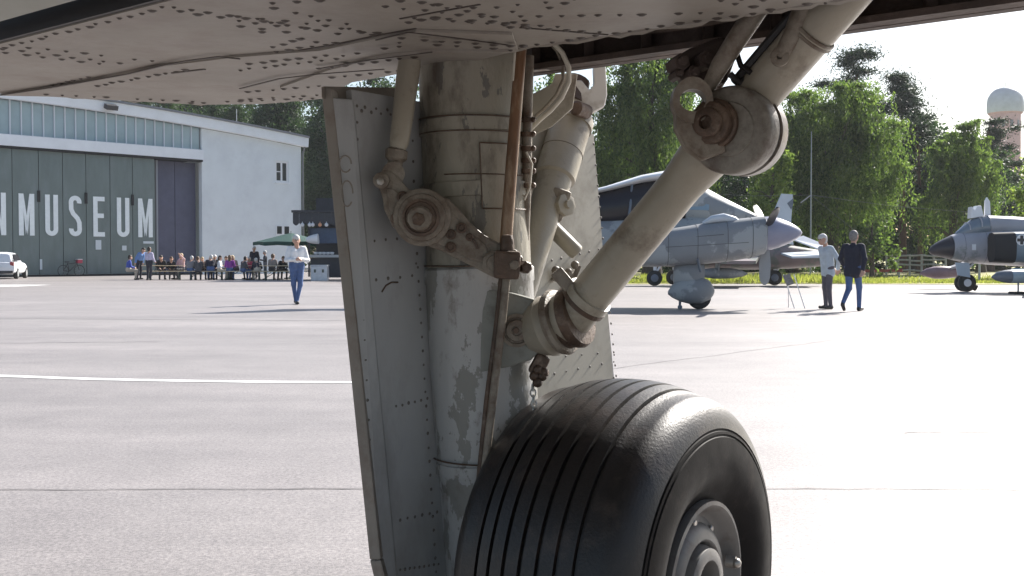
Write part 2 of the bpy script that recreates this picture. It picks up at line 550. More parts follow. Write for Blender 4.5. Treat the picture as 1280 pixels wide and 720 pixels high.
def tree(name, label, x, D, ytop, wpx, kind, group='trees beyond the apron', seed=1, z0=None, dens=1.0, lm=None):
    b = GX(x, D); s = D / F
    H = (322 - ytop) * s + CAMH
    rx = wpx * s / 2
    t = thing(name, label, 'tree', b, 0, group)
    off = np.array(b)
    if kind == 'willow':
        trunk_mesh(t, b, H * .85, H * .03, BARK, 8, rx * .9, .25, .85, seed)
        nl = int(58 * dens)
        Ps = []; Us = []; Sz = []
        lopx, lopy = rng.uniform(-.12, .12, 2) * rx
        for i in range(nl):
            f = i / nl
            zz = H * (.34 + .60 * f ** .85)
            rmax = rx * math.sqrt(max(.05, 1 - ((zz / H - .5) / .5) ** 2)) * (1 - rng.random() ** 2.2 * .85) * rng.uniform(.8, 1.12)
            a = rng.uniform(0, 6.283)
            c = np.array((b.x + lopx * f + math.cos(a) * rmax, b.y + lopy * f + math.sin(a) * rmax * .9, zz + rng.normal(0, .02 * H)))
            lr = rx * rng.uniform(.09, .24)
            # ragged top of the lobe
            n = int(620 * lr)
            d = unit(rng.normal(size=(n, 3))); d[:, 2] = np.abs(d[:, 2]) * .6 - .2
            Ps.append(c + d * lr * np.abs(rng.normal(0, .75, (n, 1)))); Us.append(unit(np.stack([rng.normal(0, 1, n), rng.normal(0, 1, n), rng.normal(-.5, .8, n)], 1))); Sz.append(np.full(n, 1.0))
            # curtain
            for j in range(int(34 * lr + 6)):
                an = rng.uniform(0, 6.283); rr_ = lr * abs(rng.normal(0, .8))
                s0 = c + np.array((math.cos(an) * rr_, math.sin(an) * rr_, rng.uniform(-.1, .3) * lr))
                L = H * rng.uniform(.06, .3) * (.7 + .6 * rng.random())
                L = min(L, s0[2] - .03 * H)
                if L < .3: continue
                k = max(3, int(L / .1))
                fz = np.linspace(0, 1, k)[:, None]
                sway = rng.normal(0, .12, 2)
                Ps.append(s0 + np.concatenate([fz * sway * L + rng.normal(0, .08, (k, 2)), -fz * L], 1))
                Us.append(unit(np.stack([rng.normal(0, .6, k), rng.normal(0, .6, k), -np.ones(k)], 1))); Sz.append(np.full(k, rng.uniform(.7, 1.25)))
        P = np.concatenate(Ps); U = np.concatenate(Us); sz = np.concatenate(Sz); n = len(P)
        V = unit(np.cross(U, rng.normal(size=(n, 3))))
        v, q = leaf_quads(P, U, V, rng.uniform(.12, .32, n) * sz, rng.uniform(.05, .12, n) * sz)
        np_mesh('crown', v - off, q, lm or LM_WILLOW, t)
    elif kind == 'pine':
        trunk_mesh(t, b, H, H * .018, BARKP, 9, rx * .8, .5, .97, seed)
        n = int(15 * dens)
        cs = []; rs = []
        for i in range(n):
            f = (i + .5) / n
            z = H * (.5 + .5 * f)
            a = rng.uniform(0, 6.28); rr = rx * rng.uniform(.25, .95) * (1 - .55 * max(0, f - .55) / .45)
            for _ in range(2):
                cs.append(np.array((b.x + math.cos(a) * rr + rng.normal(0, .3), b.y + math.sin(a) * rr, z + rng.normal(0, .2)))); rs.append((rx * rng.uniform(.28, .55), rx * .42, H * rng.uniform(.022, .045)))
                rr *= .5
        v, q = clump_leaves(cs, rs, 800, .3, .085, 0, .7, .05)
        np_mesh('crown', v - off, q, lm or LM_PINE, t)
    else:   # broad crown
        trunk_mesh(t, b, H * .8, H * .028, BARK, 7, rx * .8, .25, .9, seed)
        zc = z0 if z0 is not None else .55
        cs = crown_points(int(46 * dens), (b.x, b.y, H * zc), rx * .85, rx * .8, H * (1 - zc) * .92, -1, .5)
        v, q = clump_leaves(cs, [(rx * .22 * rng.uniform(.5, 1.6), rx * .24, H * .07 * rng.uniform(.5, 1.6)) for _ in cs], 480 * dens, .22, .13, .2, .8, .15)
        np_mesh('crown', v - off, q, lm or LM_DARK, t)
    return t

# right hand group
tree('willow_tree', 'large drooping willow behind the two standing men', 1040, 68, 98, 178, 'willow', seed=2, dens=1.5)
tree('willow_tree', 'pale narrow willow to the right, left of the water tower', 1192, 74, 146, 92, 'willow', seed=3, dens=1.0)
tree('willow_tree', 'tall willow seen between the two grey struts of the landing gear', 815, 62, 38, 150, 'willow', seed=4, dens=1.2)
tree('pine_tree', 'tallest dark pine rising above the large willow', 1066, 84, 64, 96, 'pine', seed=5, dens=1.2)
tree('pine_tree', 'dark spreading pine between the two willows', 1128, 86, 96, 112, 'pine', seed=6, dens=1.2)
tree('pine_tree', 'lower dark pine left of the pale narrow willow', 1150, 80, 150, 70, 'pine', seed=7)
tree('pine_tree', 'scraggy pine in front of the water tower', 1238, 90, 150, 76, 'pine', seed=8)
tree('leafy_tree', 'bright green bushy tree at the right edge behind the jet fighter', 1290, 58, 196, 76, 'broad', seed=9, lm=LM_LIGHT, z0=.5)
tree('leafy_tree', 'light green small tree left of the guyed mast', 962, 60, 168, 80, 'broad', seed=10, lm=LM_LIGHT, z0=.5)
tree('leafy_tree', 'low rounded green shrub tree right behind the man in the navy jacket', 1090, 62, 252, 76, 'broad', seed=11, lm=LM_WILLOW, z0=.45)
tree('leafy_tree', 'dark tree behind the propeller aircraft cockpit', 880, 78, 96, 130, 'broad', seed=12, z0=.5)
tree('leafy_tree', 'tree whose leaves show between the gear post and the drag strut', 690, 66, 60, 110, 'broad', seed=13, lm=LM_WILLOW, z0=.5)
tree('leafy_tree', 'dark tree filling the gap between the two willows', 1146, 88, 165, 100, 'broad', seed=14, z0=.5, dens=1.2)
tree('leafy_tree', 'dark tree below the water tower', 1226, 84, 178, 96, 'broad', seed=15, z0=.5, dens=1.2)
tree('leafy_tree', 'dark tree behind the left side of the large willow', 990, 82, 118, 120, 'broad', seed=16, z0=.5, dens=1.2)
# behind the hangar
for x_, D_, yt, wp, lb, sd_ in ((215, 116, 92, 100, 'dark tree behind the hangar roof, leftmost of the row', 21), (285, 112, 86, 110, 'dark tree behind the hangar roof next to the thin aerial', 22),
                           (352, 108, 80, 110, 'dark tree behind the right hand corner of the hangar', 23), (410, 100, 84, 110, 'dark tree between the hangar corner and the gear door', 24),
                           (500, 102, 90, 130, 'dark tree hidden mostly behind the gear door', 25)):
    tree('leafy_tree', lb, x_, D_, yt, wp, 'broad', 'trees behind the hangar', sd_, z0=.5, dens=2.1)

# far wood that reads as one mass
cs = []; rs = []
for i in range(720):
    x_ = rng.uniform(600, 1420); D_ = rng.uniform(94, 118)
    top = 172 + 22 * math.sin(x_ * .021) + 14 * math.sin(x_ * .07) + (22 if x_ > 1180 else 0)
    y_ = rng.uniform(top, 322)
    p = GX(x_, D_); p.z = (322 - y_) * D_ / F + CAMH
    cs.append(np.array(p)); rs.append((rng.uniform(1.0, 2.2), 1.4, rng.uniform(.7, 1.6)))
for i in range(260):
    x_ = rng.uniform(150, 600); D_ = rng.uniform(119, 132)
    p = GX(x_, D_); p.z = (322 - rng.uniform(96, 322)) * D_ / F + CAMH
    cs.append(np.array(p)); rs.append((rng.uniform(1.2, 2.4), 1.4, rng.uniform(.8, 1.7)))
v_, q_ = clump_leaves(cs, rs, 170, .5, .34, .2, .8, .1)
tag(np_mesh('far_wood', v_, q_, LM_DARK), 'dark dense far wood along the edge of the airfield', 'wood', kind='stuff')
cs = []; rs = []
for i in range(200):
    x_ = rng.uniform(640, 1420); D_ = rng.uniform(78, 94) + (14 if x_ > 1060 else 0)
    p = GX(x_, D_); p.z = rng.uniform(.2, 2.6)
    cs.append(np.array(p)); rs.append((rng.uniform(.8, 1.8), 1.2, rng.uniform(.5, 1.0)))
v_, q_ = clump_leaves(cs, rs, 190, .34, .2, .2, .8, .1)
tag(np_mesh('undergrowth', v_, q_, LM_DARK), 'low dark undergrowth beneath the trees', 'shrubs', kind='stuff')

# ---- water tower
TWD = 430; b = GX(1254, TWD); s = TWD / F; tk = TWD / 190
t = thing('water_tower', 'round grey topped brick water tower beyond the trees', 'water tower', b)
zt = (322 - 110) * s + CAMH; zb = (322 - 142) * s + CAMH
mb = MB(b); mb.lathe([(0, 2.7 * tk), (zb - .6, 2.5 * tk), (zb - .5, 2.75 * tk), (zb, 2.8 * tk)], b, (0, 0, 1), 32)
mb.build('brick_shaft', mat('tower_brick', (0.4, 0.22, 0.2), .85, var=.15, vscale=.8, bump=.3, bscale=6), t)
mb = MB(b); mb.lathe([(zb, 2.85 * tk), (zb + .5, 2.98 * tk), (zb + 1.6 * tk, 2.98 * tk), (zb + 2.6 * tk, 2.85 * tk), (zt - 1.0 * tk, 2.4 * tk), (zt - .4 * tk, 1.75 * tk), (zt - .05, .7 * tk), (zt + .2, 0)], b, (0, 0, 1), 32)
mb.build('dome', mat('tower_dome', (0.3, 0.36, 0.42), .6, var=.12, vscale=.4), t)
for k in range(12):
    a = k * .5236
    mb = MB(b); mb.box(b + Vector((math.cos(a) * 2.52 * tk, math.sin(a) * 2.52 * tk, zb - 2.0 * tk)), (.5 * tk, .4, 1.1 * tk), Matrix.Rotation(a + 1.57, 3, 'Z'))
    mb.build('window', mat('dark_glass', (0.03, 0.035, 0.04), .15), t, smooth=False)
mb = MB(b); mb.tube([b + Vector((0, 0, zt)), b + Vector((0, 0, zt + 2.2))], .12, 6); mb.build('lightning_rod', mat('dark_gap', (0.02, 0.02, 0.022), .8), t)

# ---- mast with guys
b = GX(1013, 54); s = 54 / F
t = thing('guyed_mast', 'thin grey guyed mast in front of the large willow', 'mast', b)
ztop = (322 - 165) * s + CAMH
MET = mat('galv_metal', (0.42, 0.44, 0.45), .45, .6, var=.15, vscale=8)
mb = MB(b); mb.tube([b, b + Vector((0, 0, ztop * .6)), b + Vector((0, 0, ztop))], [.045, .036, .022], 10); mb.build('pole', mat('mast_grey', (.26, .29, .29), .5, .3), t)
zc = (322 - 244) * s + CAMH
WIRE = mat('guy_wire_dark', (.16, .17, .17), .5, .3)
for (x_, y_) in ((940, 320), (1110, 322), (985, 268)):
    mb = MB(b); e = PX(x_, y_, 54); mb.tube([b + Vector((0, 0, zc)), e if y_ < 300 else Vector((e.x, e.y, max(e.z, 0)))], .007, 6); mb.build('guy_wire', WIRE, t)
mb = MB(b); mb.tube([b + Vector((0, 0, zc - .02)) + Vector((-.5, 0, -.35)), b + Vector((0, 0, zc))], .03, 6); mb.build('cross_arm', MET, t)
mb = MB(b); e1 = PX(860, 240, 54); e2 = PX(1225, 266, 54); mid = b + Vector((0, 0, zc))
mb.tube([e1, e1.lerp(mid, .5) - Vector((0, 0, .12)), mid], .008, 6); mb.build('span_wire', WIRE, t)
mb = MB(b); mb.tube([mid, mid.lerp(e2, .5) - Vector((0, 0, .12)), e2], .009, 6); mb.build('span_wire', WIRE, t)
b2 = Vector((e2.x, e2.y, 0))
t2 = thing('wire_post', 'slim post at the far end of the span wire behind the jet fighter', 'post', b2)
mb = MB(b2); mb.tube([b2, Vector((e2.x, e2.y, e2.z + .1))], [.06, .045], 10); mb.build('pole', MET, t2)
mb = MB(b2); mb.lathe([(0, .07), (.05, .07), (.09, .0)], Vector((e2.x, e2.y, e2.z + .1)), (0, 0, 1), 10); mb.build('cap', MET, t2)

# ---- pale rail fence behind the fighter
WOODP = mat('weathered_rail', (0.5, 0.47, 0.43), .8, var=.2, vscale=5)
A = GX(1108, 72); Bp = GX(1182, 70)
t = thing('rail_fence', 'weathered pale rail fence left of the fighter nose', 'fence', (A + Bp) / 2)
for k in range(6):
    p = A.lerp(Bp, k / 5)
    mb = MB((A + Bp) / 2); mb.tube([p, p + Vector((0, 0, 1.35))], .07, 8); mb.build('post', WOODP, t)
rr = random.Random(3)
for z in (.35, .7, 1.0, 1.28):
    for k in range(5):
        p = A.lerp(Bp, k / 5); q = A.lerp(Bp, (k + 1) / 5)
        mb = MB((A + Bp) / 2); mb.tube([p + Vector((-.05, -.06, z + rr.uniform(-.06, .06))), q + Vector((.05, -.06, z + rr.uniform(-.06, .06)))], .055, 8); mb.build('rail', WOODP, t)
# low red white tape edge
p1 = GX(1060, 66); p2 = GX(1128, 64)
t = thing('low_barrier', 'low red barrier rail on the grass behind the two men', 'barrier', (p1 + p2) / 2)
mb = MB((p1 + p2) / 2); mb.bar(p1 + Vector((0, 0, .35)), p2 + Vector((0, 0, .42)), .05, .16); mb.build('rail', mat('red_rail', (0.45, .1, .09), .6, var=.2), t, smooth=False)
for k in range(4):
    p = p1.lerp(p2, .05 + k * .3); mb = MB((p1 + p2) / 2); mb.tube([p, p + Vector((0, .06, .42))], .03, 8); mb.build('post', WOODP, t)

# ================================================================== HANGAR
H0 = Vector((-30.8, 66.0, 0)); HD = Vector((.68, .73, 0)).normalized(); HN = Vector((HD.y, -HD.x, 0))   # along facade, outward normal
def HP(s_, z, out=0.0):
    return H0 + HD * s_ + HN * out + Vector((0, 0, z))
HR = Matrix((HD, HN * -1, Vector((0, 0, 1)))).transposed()
def hbox(mb, s0, s1, z0, z1, o0, o1):
    return mb.box(HP((s0 + s1) / 2, (z0 + z1) / 2, (o0 + o1) / 2), (s1 - s0, abs(o1 - o0), z1 - z0), HR)
hang = thing('hangar', 'large museum hangar with grey sliding doors and pale end wall', 'building', H0)
WALL = mat('hangar_plaster', (0.7, 0.75, 0.78), .85, var=.04, vscale=.8, dirt=(.6, .64, .68), dscale=.5, dlo=.5, dhi=.8, bump=.15, bscale=30)
FASC = mat('hangar_fascia', (0.78, 0.82, 0.86), .6, var=.05, vscale=1)
DOOR = mat('hangar_door', (0.15, 0.19, 0.185), .55, var=.1, vscale=1.5, dirt=(.19, .23, .235), dscale=1.2, dlo=.5, dhi=.75, stretch=(1, 1, .3))
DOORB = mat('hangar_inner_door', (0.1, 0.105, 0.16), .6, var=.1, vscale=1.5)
GLZ = mat('clerestory_glass', (0.3, 0.4, 0.44), .15, var=.12, vscale=.5, spec=.8)
MULL = mat('mullion', (0.6, 0.65, 0.7), .5)
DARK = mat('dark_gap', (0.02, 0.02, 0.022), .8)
SE = 22.1      # right end of facade
SDR = 13.75     # right end of door opening
DT = 7.9        # door head
def roofz(s_):   # roof height along the facade
    return 11.5 - 0.0017 * (s_ + 6) ** 2
# end wall with a window opening (four boxes round the opening)
def s_of(x):     # facade coordinate seen at column x
    k = (x - 640) / F
    return (k * H0.y - H0.x) / (HD.x - k * HD.y)
def z_of(x, y):
    D = H0.y + HD.y * s_of(x)
    return CAMH + (322 - y) * D / F
ws0, ws1, wz0, wz1 = s_of(345), s_of(361.5), z_of(353, 228), z_of(353, 202)
poly = lambda s0, s1, n_=8: [HP(s0 + (s1 - s0) * i / n_, roofz(s0 + (s1 - s0) * i / n_) - .75) for i in range(n_ + 1)]
mb = MB(H0)
hbox(mb, SDR, ws0, 0, wz1, -.4, 0); hbox(mb, ws0, ws1, 0, wz0, -.4, 0); hbox(mb, ws1, SE, 0, wz1, -.4, 0)
mb.prism([HP(SDR, wz1, -.4), HP(SE, wz1, -.4)] + list(reversed([p - HN * .4 for p in poly(SDR, SE)])), HN * .4)
mb.build('wall', WALL, hang, smooth=False)
mb = MB(H0); mb.box(HP(SE - .2, 4.7, -20), (.4, 39, 9.4), HR); mb.build('side_wall', WALL, hang, smooth=False)
wn = MB(H0)
for a, b_, c, d in ((ws0, ws0 + .14, wz0, wz1), (ws1 - .14, ws1, wz0, wz1), (ws0 + .14, ws1 - .14, wz0, wz0 + .12), (ws0 + .14, ws1 - .14, wz1 - .12, wz1), ((ws0 + ws1) / 2 - .07, (ws0 + ws1) / 2 + .07, wz0 + .12, wz1 - .12)):
    hbox(wn, a, b_, c, d, -.15, -.06)
hbox(wn, ws0 + .14, (ws0 + ws1) / 2 - .07, (wz0 + wz1) / 2 - .03, (wz0 + wz1) / 2 + .03, -.14, -.07)
wf = wn.build('window', mat('window_white', (.75, .77, .8), .5), hang, smooth=False)
for a, b_ in ((ws0 + .14, (ws0 + ws1) / 2 - .07), ((ws0 + ws1) / 2 + .07, ws1 - .14)):
    mb = MB(H0); hbox(mb, a, b_, wz0 + .12, wz1 - .12, -.13, -.12); mb.build('pane', mat('dark_glass', (0.03, 0.035, 0.04), .15), wf, smooth=False)
mb = MB(H0); hbox(mb, ws0 - .06, ws1 + .06, wz0 - .1, wz0 - .002, -.1, .1); mb.build('sill', FASC, wf, smooth=False)
# lower small window beside the stall
a0, a1, c0, c1 = s_of(345), s_of(362), z_of(353, 293.5), z_of(353, 282)
mb = MB(H0); hbox(mb, a0, a1, c0, c1, .002, .06); lw = mb.build('window', mat('window_white', (.75, .77, .8), .5), hang, smooth=False)
for q0, q1 in ((.06, .4), (.6, .94)):
    mb = MB(H0); hbox(mb, a0 + (a1 - a0) * q0, a0 + (a1 - a0) * q1, c0 + .06, c1 - .06, .061, .075); mb.build('pane', mat('dark_glass', (0.03, 0.035, 0.04), .15), lw, smooth=False)
# roof: verge fascia following the slope, roof deck
fs = [s_ for s_ in np.linspace(-26, SE + .35, 26)]
mb = MB(H0)
mb.loft([[HP(s_, roofz(s_) - .72, .0), HP(s_, roofz(s_) - .72, .45), HP(s_, roofz(s_) - .06, .5), HP(s_, roofz(s_) - .06, .0)] for s_ in fs]); mb.build('fascia', FASC, hang, smooth=False)
mb = MB(H0)
mb.loft([[HP(s_, roofz(s_) - .05, -40), HP(s_, roofz(s_) - .05, .62), HP(s_, roofz(s_) + .08, .62), HP(s_, roofz(s_) + .08, -40)] for s_ in fs])
mb.build('roof', mat('roof_felt', (.2, .21, .23), .7, var=.1), hang, smooth=False)
# lintel between doors and clerestory
z1_ = z_of(5, 168) - .02
mb = MB(H0); hbox(mb, -26, SDR, DT, z1_, -.4, .25); mb.build('lintel', FASC, hang, smooth=False)
mb = MB(H0); hbox(mb, -26, SDR - .02, DT - .14, DT - .003, -.35, .2); mb.build('door_track', DARK, hang, smooth=False)
# clerestory panes
pw = .68
k = 0
s_ = SDR - .05
clz = MB(H0); clz.prism([HP(-26, z1_ + .003, -.6), HP(SDR, z1_ + .003, -.6), HP(SDR, roofz(SDR) - .75, -.6)] + [HP(q, roofz(q) - .75, -.6) for q in np.linspace(SDR, -26, 10)[1:]], HN * .1)
clz.build('clerestory_back_wall', DARK, hang, smooth=False)
while s_ > -8:
    a = s_ - pw
    for nm, mm in (('pane', GLZ),):
        m2 = MB(H0); zt0, zt1 = roofz(a) - .73, roofz(s_) - .73
        m2.prism([HP(a + .04, z1_ + .06, -.2), HP(s_ - .04, z1_ + .06, -.2), HP(s_ - .04, zt1, -.2), HP(a + .04, zt0, -.2)], HN * .03)
        m2.build('pane', mm, hang, smooth=False)
    m2 = MB(H0); hbox(m2, a - .04, a + .04, z1_ + .004, roofz(a) - .72, -.22, -.08); m2.build('mullion', MULL, hang, smooth=False)
    s_ = a; k += 1
mb = MB(H0); hbox(mb, s_, SDR, z1_ + .002, z1_ + .056, -.22, -.06); mb.build('clerestory_sill', MULL, hang, smooth=False)
# sliding door leaves
edges = [-9.5, -7.95, -6.4, -4.85, -3.3, -1.75, -.2] + [s_of(x_) for x_ in (17, 50, 80, 109, 139, 167, 195)]
for i in range(len(edges) - 1):
    mb = MB(H0); oo = .0 if i % 2 else .0
    hbox(mb, edges[i] + .02, edges[i + 1] - .02, .12, DT - .15, -.2, -.05 + oo)
    hbox(mb, edges[i] + .02, edges[i] + .10, .12, DT - .15, -.049, -.035)
    mb.build('door_leaf', DOOR, hang, smooth=False)
    if i >= 7 and i % 2 == 0:
        mb = MB(H0); hbox(mb, edges[i] - .1, edges[i] + .06, 4.6, 5.3, -.03, .03); mb.build('door_handle', DARK, hang, smooth=False)
mb = MB(H0); hbox(mb, -9.5, SDR, 0.0, .1, -.25, -.02); mb.build('door_rail', DARK, hang, smooth=False)
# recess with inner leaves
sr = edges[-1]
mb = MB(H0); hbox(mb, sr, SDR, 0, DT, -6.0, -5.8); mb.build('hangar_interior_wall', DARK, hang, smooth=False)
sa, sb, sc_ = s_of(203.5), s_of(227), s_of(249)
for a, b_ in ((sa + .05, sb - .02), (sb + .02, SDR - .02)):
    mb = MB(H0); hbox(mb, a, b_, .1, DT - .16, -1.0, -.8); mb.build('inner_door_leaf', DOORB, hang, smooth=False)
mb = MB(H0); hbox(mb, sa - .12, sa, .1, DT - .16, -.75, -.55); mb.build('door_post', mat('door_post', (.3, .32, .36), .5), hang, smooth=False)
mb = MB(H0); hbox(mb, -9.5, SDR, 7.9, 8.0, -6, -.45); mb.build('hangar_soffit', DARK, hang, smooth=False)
# letters
LET = mat('letter_paint', (0.8, 0.86, 0.88), .5, var=.05)
def letter(ch, x0, x1):
    s0, s1 = s_of(x0), s_of(x1); zb_, zt_ = 2.52, 5.08
    W = s1 - s0; Hh = zt_ - zb_; st = .29
    def poly_(pp):
        mb_.prism([HP(s0 + a * W, zb_ + b_ * Hh, -.034) for a, b_ in pp], HN * .03)
    mb_ = MB(H0)
    kx = st / W; kz = st / Hh
    def stroke(pts):
        # thick polyline in metric coords
        P_ = [Vector((a * W, b_ * Hh)) for a, b_ in pts]
        Lq = []; Rq = []
        for i, p in enumerate(P_):
            a = P_[max(i - 1, 0)]; b_ = P_[min(i + 1, len(P_) - 1)]
            d = (b_ - a).normalized(); n_ = Vector((-d.y, d.x)) * st / 2
            Lq.append(p + n_); Rq.append(p - n_)
        for i in range(len(P_) - 1):
            mb_.prism([HP(s0 + q.x, zb_ + q.y, -.034) for q in (Rq[i], Rq[i + 1], Lq[i + 1], Lq[i])], HN * .03)
    if ch == 'N':
        poly_([(0, 0), (kx, 0), (kx, 1), (0, 1)]); poly_([(1 - kx, 0), (1, 0), (1, 1), (1 - kx, 1)]); poly_([(kx, 1), (kx, .68), (1 - kx, 0), (1 - kx, .32)])
    if ch == 'M':
        poly_([(0, 0), (kx, 0), (kx, 1), (0, 1)]); poly_([(1 - kx, 0), (1, 0), (1, 1), (1 - kx, 1)])
        poly_([(kx, 1), (kx, .62), (.5 - kx * .2, 0.02), (.5 + kx * .2, .3)]); poly_([(1 - kx, 1), (1 - kx, .62), (.5 + kx * .2, .02), (.5 - kx * .2, .3)])
    if ch == 'E':
        poly_([(0, 0), (kx, 0), (kx, 1), (0, 1)])
        for z_ in (0, .5 - kz * .3, 1 - kz): poly_([(kx, z_), (.98 if z_ != .5 - kz * .3 else .9, z_), (.98 if z_ != .5 - kz * .3 else .9, z_ + kz), (kx, z_ + kz)])
    if ch == 'U':
        h_ = kx / 2; r_ = (.5 - h_)
        pts = [(h_, 1)] + [(.5 - r_ * math.cos(a), (W * r_ / Hh + kz / 2) - (W * r_ / Hh) * math.sin(a)) for a in np.linspace(0, math.pi, 13)] + [(1 - h_, 1)]
        stroke(pts)
    if ch == 'S':
        h_ = kx / 2; r_ = .5 - h_; rz_ = W * r_ / Hh
        top = [(.5 + r_ * math.cos(a), 1 - kz / 2 - rz_ + rz_ * math.sin(a)) for a in np.linspace(-.25, math.pi, 12)]
        bot = [(.5 - r_ * math.cos(a), kz / 2 + rz_ - rz_ * math.sin(a)) for a in np.linspace(math.pi, -.25, 12)]
        stroke(top + [(.5 - r_ * .95, .66), (.5 - r_ * .5, .555), (.5 + r_ * .5, .445), (.5 + r_ * .95, .34)] + bot)
    o = mb_.build('letter', LET, hang, smooth=False)
    return o
letter('N', -8, 8.5)
letter('M', 24.5, 44); letter('U', 57.5, 73.5); letter('S', 87, 103); letter('E', 117.5, 132); letter('U', 147, 162.5); letter('M', 173.5, 191.5)
NOTE = mat('notice_paper', (.6, .66, .7), .7)
for x0, x1, y0, y1 in ((120, 127, 300, 312), (153, 158.5, 307, 313), (179.5, 192.5, 301.5, 304.5), (50, 53, 324, 337)):
    mb = MB(H0); hbox(mb, s_of(x0), s_of(x1), z_of(x0, y1), z_of(x0, y0), -.03, .0); mb.build('notice', NOTE, hang, smooth=False)
# floodlight on the fascia, aerial, downpipe
mb = MB(H0); c = HP(s_of(134), z_of(134, 136), .75)
mb.box(c, (.75, .45, .3), HR @ Matrix.Rotation(.35, 3, 'X')); mb.tube([c, HP(s_of(134), z_of(134, 136) + .3, .3)], .05, 8); mb.build('floodlight', mat('lamp_body', (.05, .05, .055), .5), hang, smooth=False)
mb = MB(H0); p = HP(s_of(302), roofz(s_of(302)), -.5); mb.tube([p, p + Vector((0, 0, 1.15))], .03, 8); mb.build('aerial', MET, hang)
mb = MB(H0); mb.tube([HP(SE + .2, roofz(SE) - .1, .35), HP(SE + .25, roofz(SE) - .6, .2), HP(SE + .1, roofz(SE) - 1.2, .09), HP(SE + .1, .1, .09)], .07, 8); mb.build('downpipe', mat('zinc', (.12, .13, .14), .5, .3), hang)
# ================================================================== FOREGROUND AIRCRAFT: lower skin and main landing gear
ACB = Vector((-.075, 2.62, 0))
DV = Vector((.82, -.57, 0)).normalized()       # spanwise (towards right and camera)
NV = Vector((DV.y * -1, DV.x, 0))              # fore-aft (away, right)
air = thing('parked_aircraft', 'grey parked aircraft overhead with main landing gear leg and big black tyre', 'aircraft', ACB)
Z = Vector((0, 0, 1))

SKIN = mat('lower_skin_paint', (0.255, 0.232, 0.203), .55, var=.08, vscale=3, dirt=(.19, .155, .13), dscale=4.5, dlo=.5, dhi=.78, bump=.25, bscale=7, stretch=(1, 1, 1))
SKIN2 = mat('door_skin_paint', (0.24, 0.245, 0.21), .5, var=.08, vscale=3, dirt=(.25, .22, .19), dscale=3.5, dlo=.55, dhi=.8)
RIV = mat('rivet_dark', (0.06, 0.048, 0.042), .6)  # dark tone carries the rivets' shadows as well as dirt
GREY = mat('gear_paint', (0.295, 0.268, 0.215), .42, var=.1, vscale=8, dirt=(.1, .072, .05), dscale=7, dlo=.54, dhi=.74, bump=.12, bscale=60)
GREYD = mat('gear_paint_dirty', (0.205, 0.18, 0.145), .5, var=.15, vscale=14, dirt=(.085, .055, .035), dscale=16, dlo=.42, dhi=.66, bump=.3, bscale=90)
PEEL = mat('gear_paint_peeling', (0.37, 0.37, 0.362), .5, var=.07, vscale=8, second=((.215, .213, .195), 11, .535, .543), dirt=(.14, .12, .1), dscale=11, dlo=.56, dhi=.7, bump=.5, bscale=16, stretch=(1, 1, .55))
POSTU = mat('post_upper_paint', (0.27, 0.252, 0.205), .5, var=.1, vscale=8, second=((.14, .135, .12), 15, .57, .585), dirt=(.095, .075, .058), dscale=8, dlo=.47, dhi=.68, bump=.35, bscale=22, stretch=(1.5, 1.5, .6))
RUST = mat('grease_brown', (0.085, 0.055, 0.038), .5, .2, var=.4, vscale=20, dirt=(.22, .17, .13), dscale=22, dlo=.55, dhi=.75, bump=.4, bscale=70)
TUBEB = mat('hydraulic_tube_brown', (0.16, 0.085, 0.045), .4, .1, var=.3, vscale=9, dirt=(.33, .25, .17), dscale=5, dlo=.45, dhi=.65, stretch=(4, 4, 1))
STEEL = mat('bare_steel', (0.42, 0.40, 0.37), .35, .7, var=.2, vscale=12, dirt=(.12, .08, .05), dscale=14, dlo=.5, dhi=.7)
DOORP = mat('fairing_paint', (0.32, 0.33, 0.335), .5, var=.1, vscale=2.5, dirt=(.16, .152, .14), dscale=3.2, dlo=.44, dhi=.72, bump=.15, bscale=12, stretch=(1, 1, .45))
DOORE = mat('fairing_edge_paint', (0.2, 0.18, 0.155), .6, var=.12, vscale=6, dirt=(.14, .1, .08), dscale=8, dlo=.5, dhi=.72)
BAY = mat('bay_dirty_shaded', (0.07, 0.05, 0.042), .7, var=.4, vscale=9, dirt=(.17, .13, .11), dscale=5, dlo=.55, dhi=.75, bump=.5, bscale=30, stretch=(1, 1, 1))  # dark base holds the bay's shade, dirty streaks on top
BLACK = mat('black_hose_slot_shade', (0.02, 0.018, 0.018), .5)  # hose rubber, also the painted-in shade of the slot
HOSE = mat('pale_hose', (0.5, 0.47, 0.4), .5, var=.1)

ZS = 1.63
def sk(x, y): return ONZ(x, y, ZS)

# ---- lower skin: main panel band, with a rolled far edge
edgeA = [sk(x, y) for x, y in ((1075, -3), (1000, 8), (930, 20), (850, 32), (760, 45), (650, 61), (590, 72), (500, 88))]
e_r = edgeA[0] + DV * 1.6
left_far = [sk(x, y) for x, y in ((440, 101), (402, 122), (330, 128.5), (250, 129.5), (150, 124), (60, 118.5), (-30, 115))]
gap0 = sk(0, 55); gap1 = sk(212, 1)
gd = (gap1 - gap0).normalized()
gl = gap0 - gd * 0.7
poly_main = [e_r] + edgeA + left_far + [sk(-90, 112), gl, gap0, gap1, gap1 + gd * 2.3]
mb = MB(ACB); mb.prism(poly_main, Z * .03)
panel = mb.build('lower_skin_panel', SKIN, air, smooth=False)
# rolled edge bead along the far boundary (uneven sheet edge)
rr = random.Random(8)
bead = []
bl = [e_r] + edgeA + left_far + [sk(-90, 112)]
for i in range(len(bl) - 1):
    for k in range(6):
        p = bl[i].lerp(bl[i + 1], k / 6) + Z * (.006 + rr.uniform(-.004, .004)) + NV * rr.uniform(-.004, .004)
        bead.append(p)
mb = MB(ACB); mb.tube(bead, [.009 + rr.uniform(-.0025, .0025) for _ in bead], 7); mb.build('skin_edge_bead', SKIN, panel)
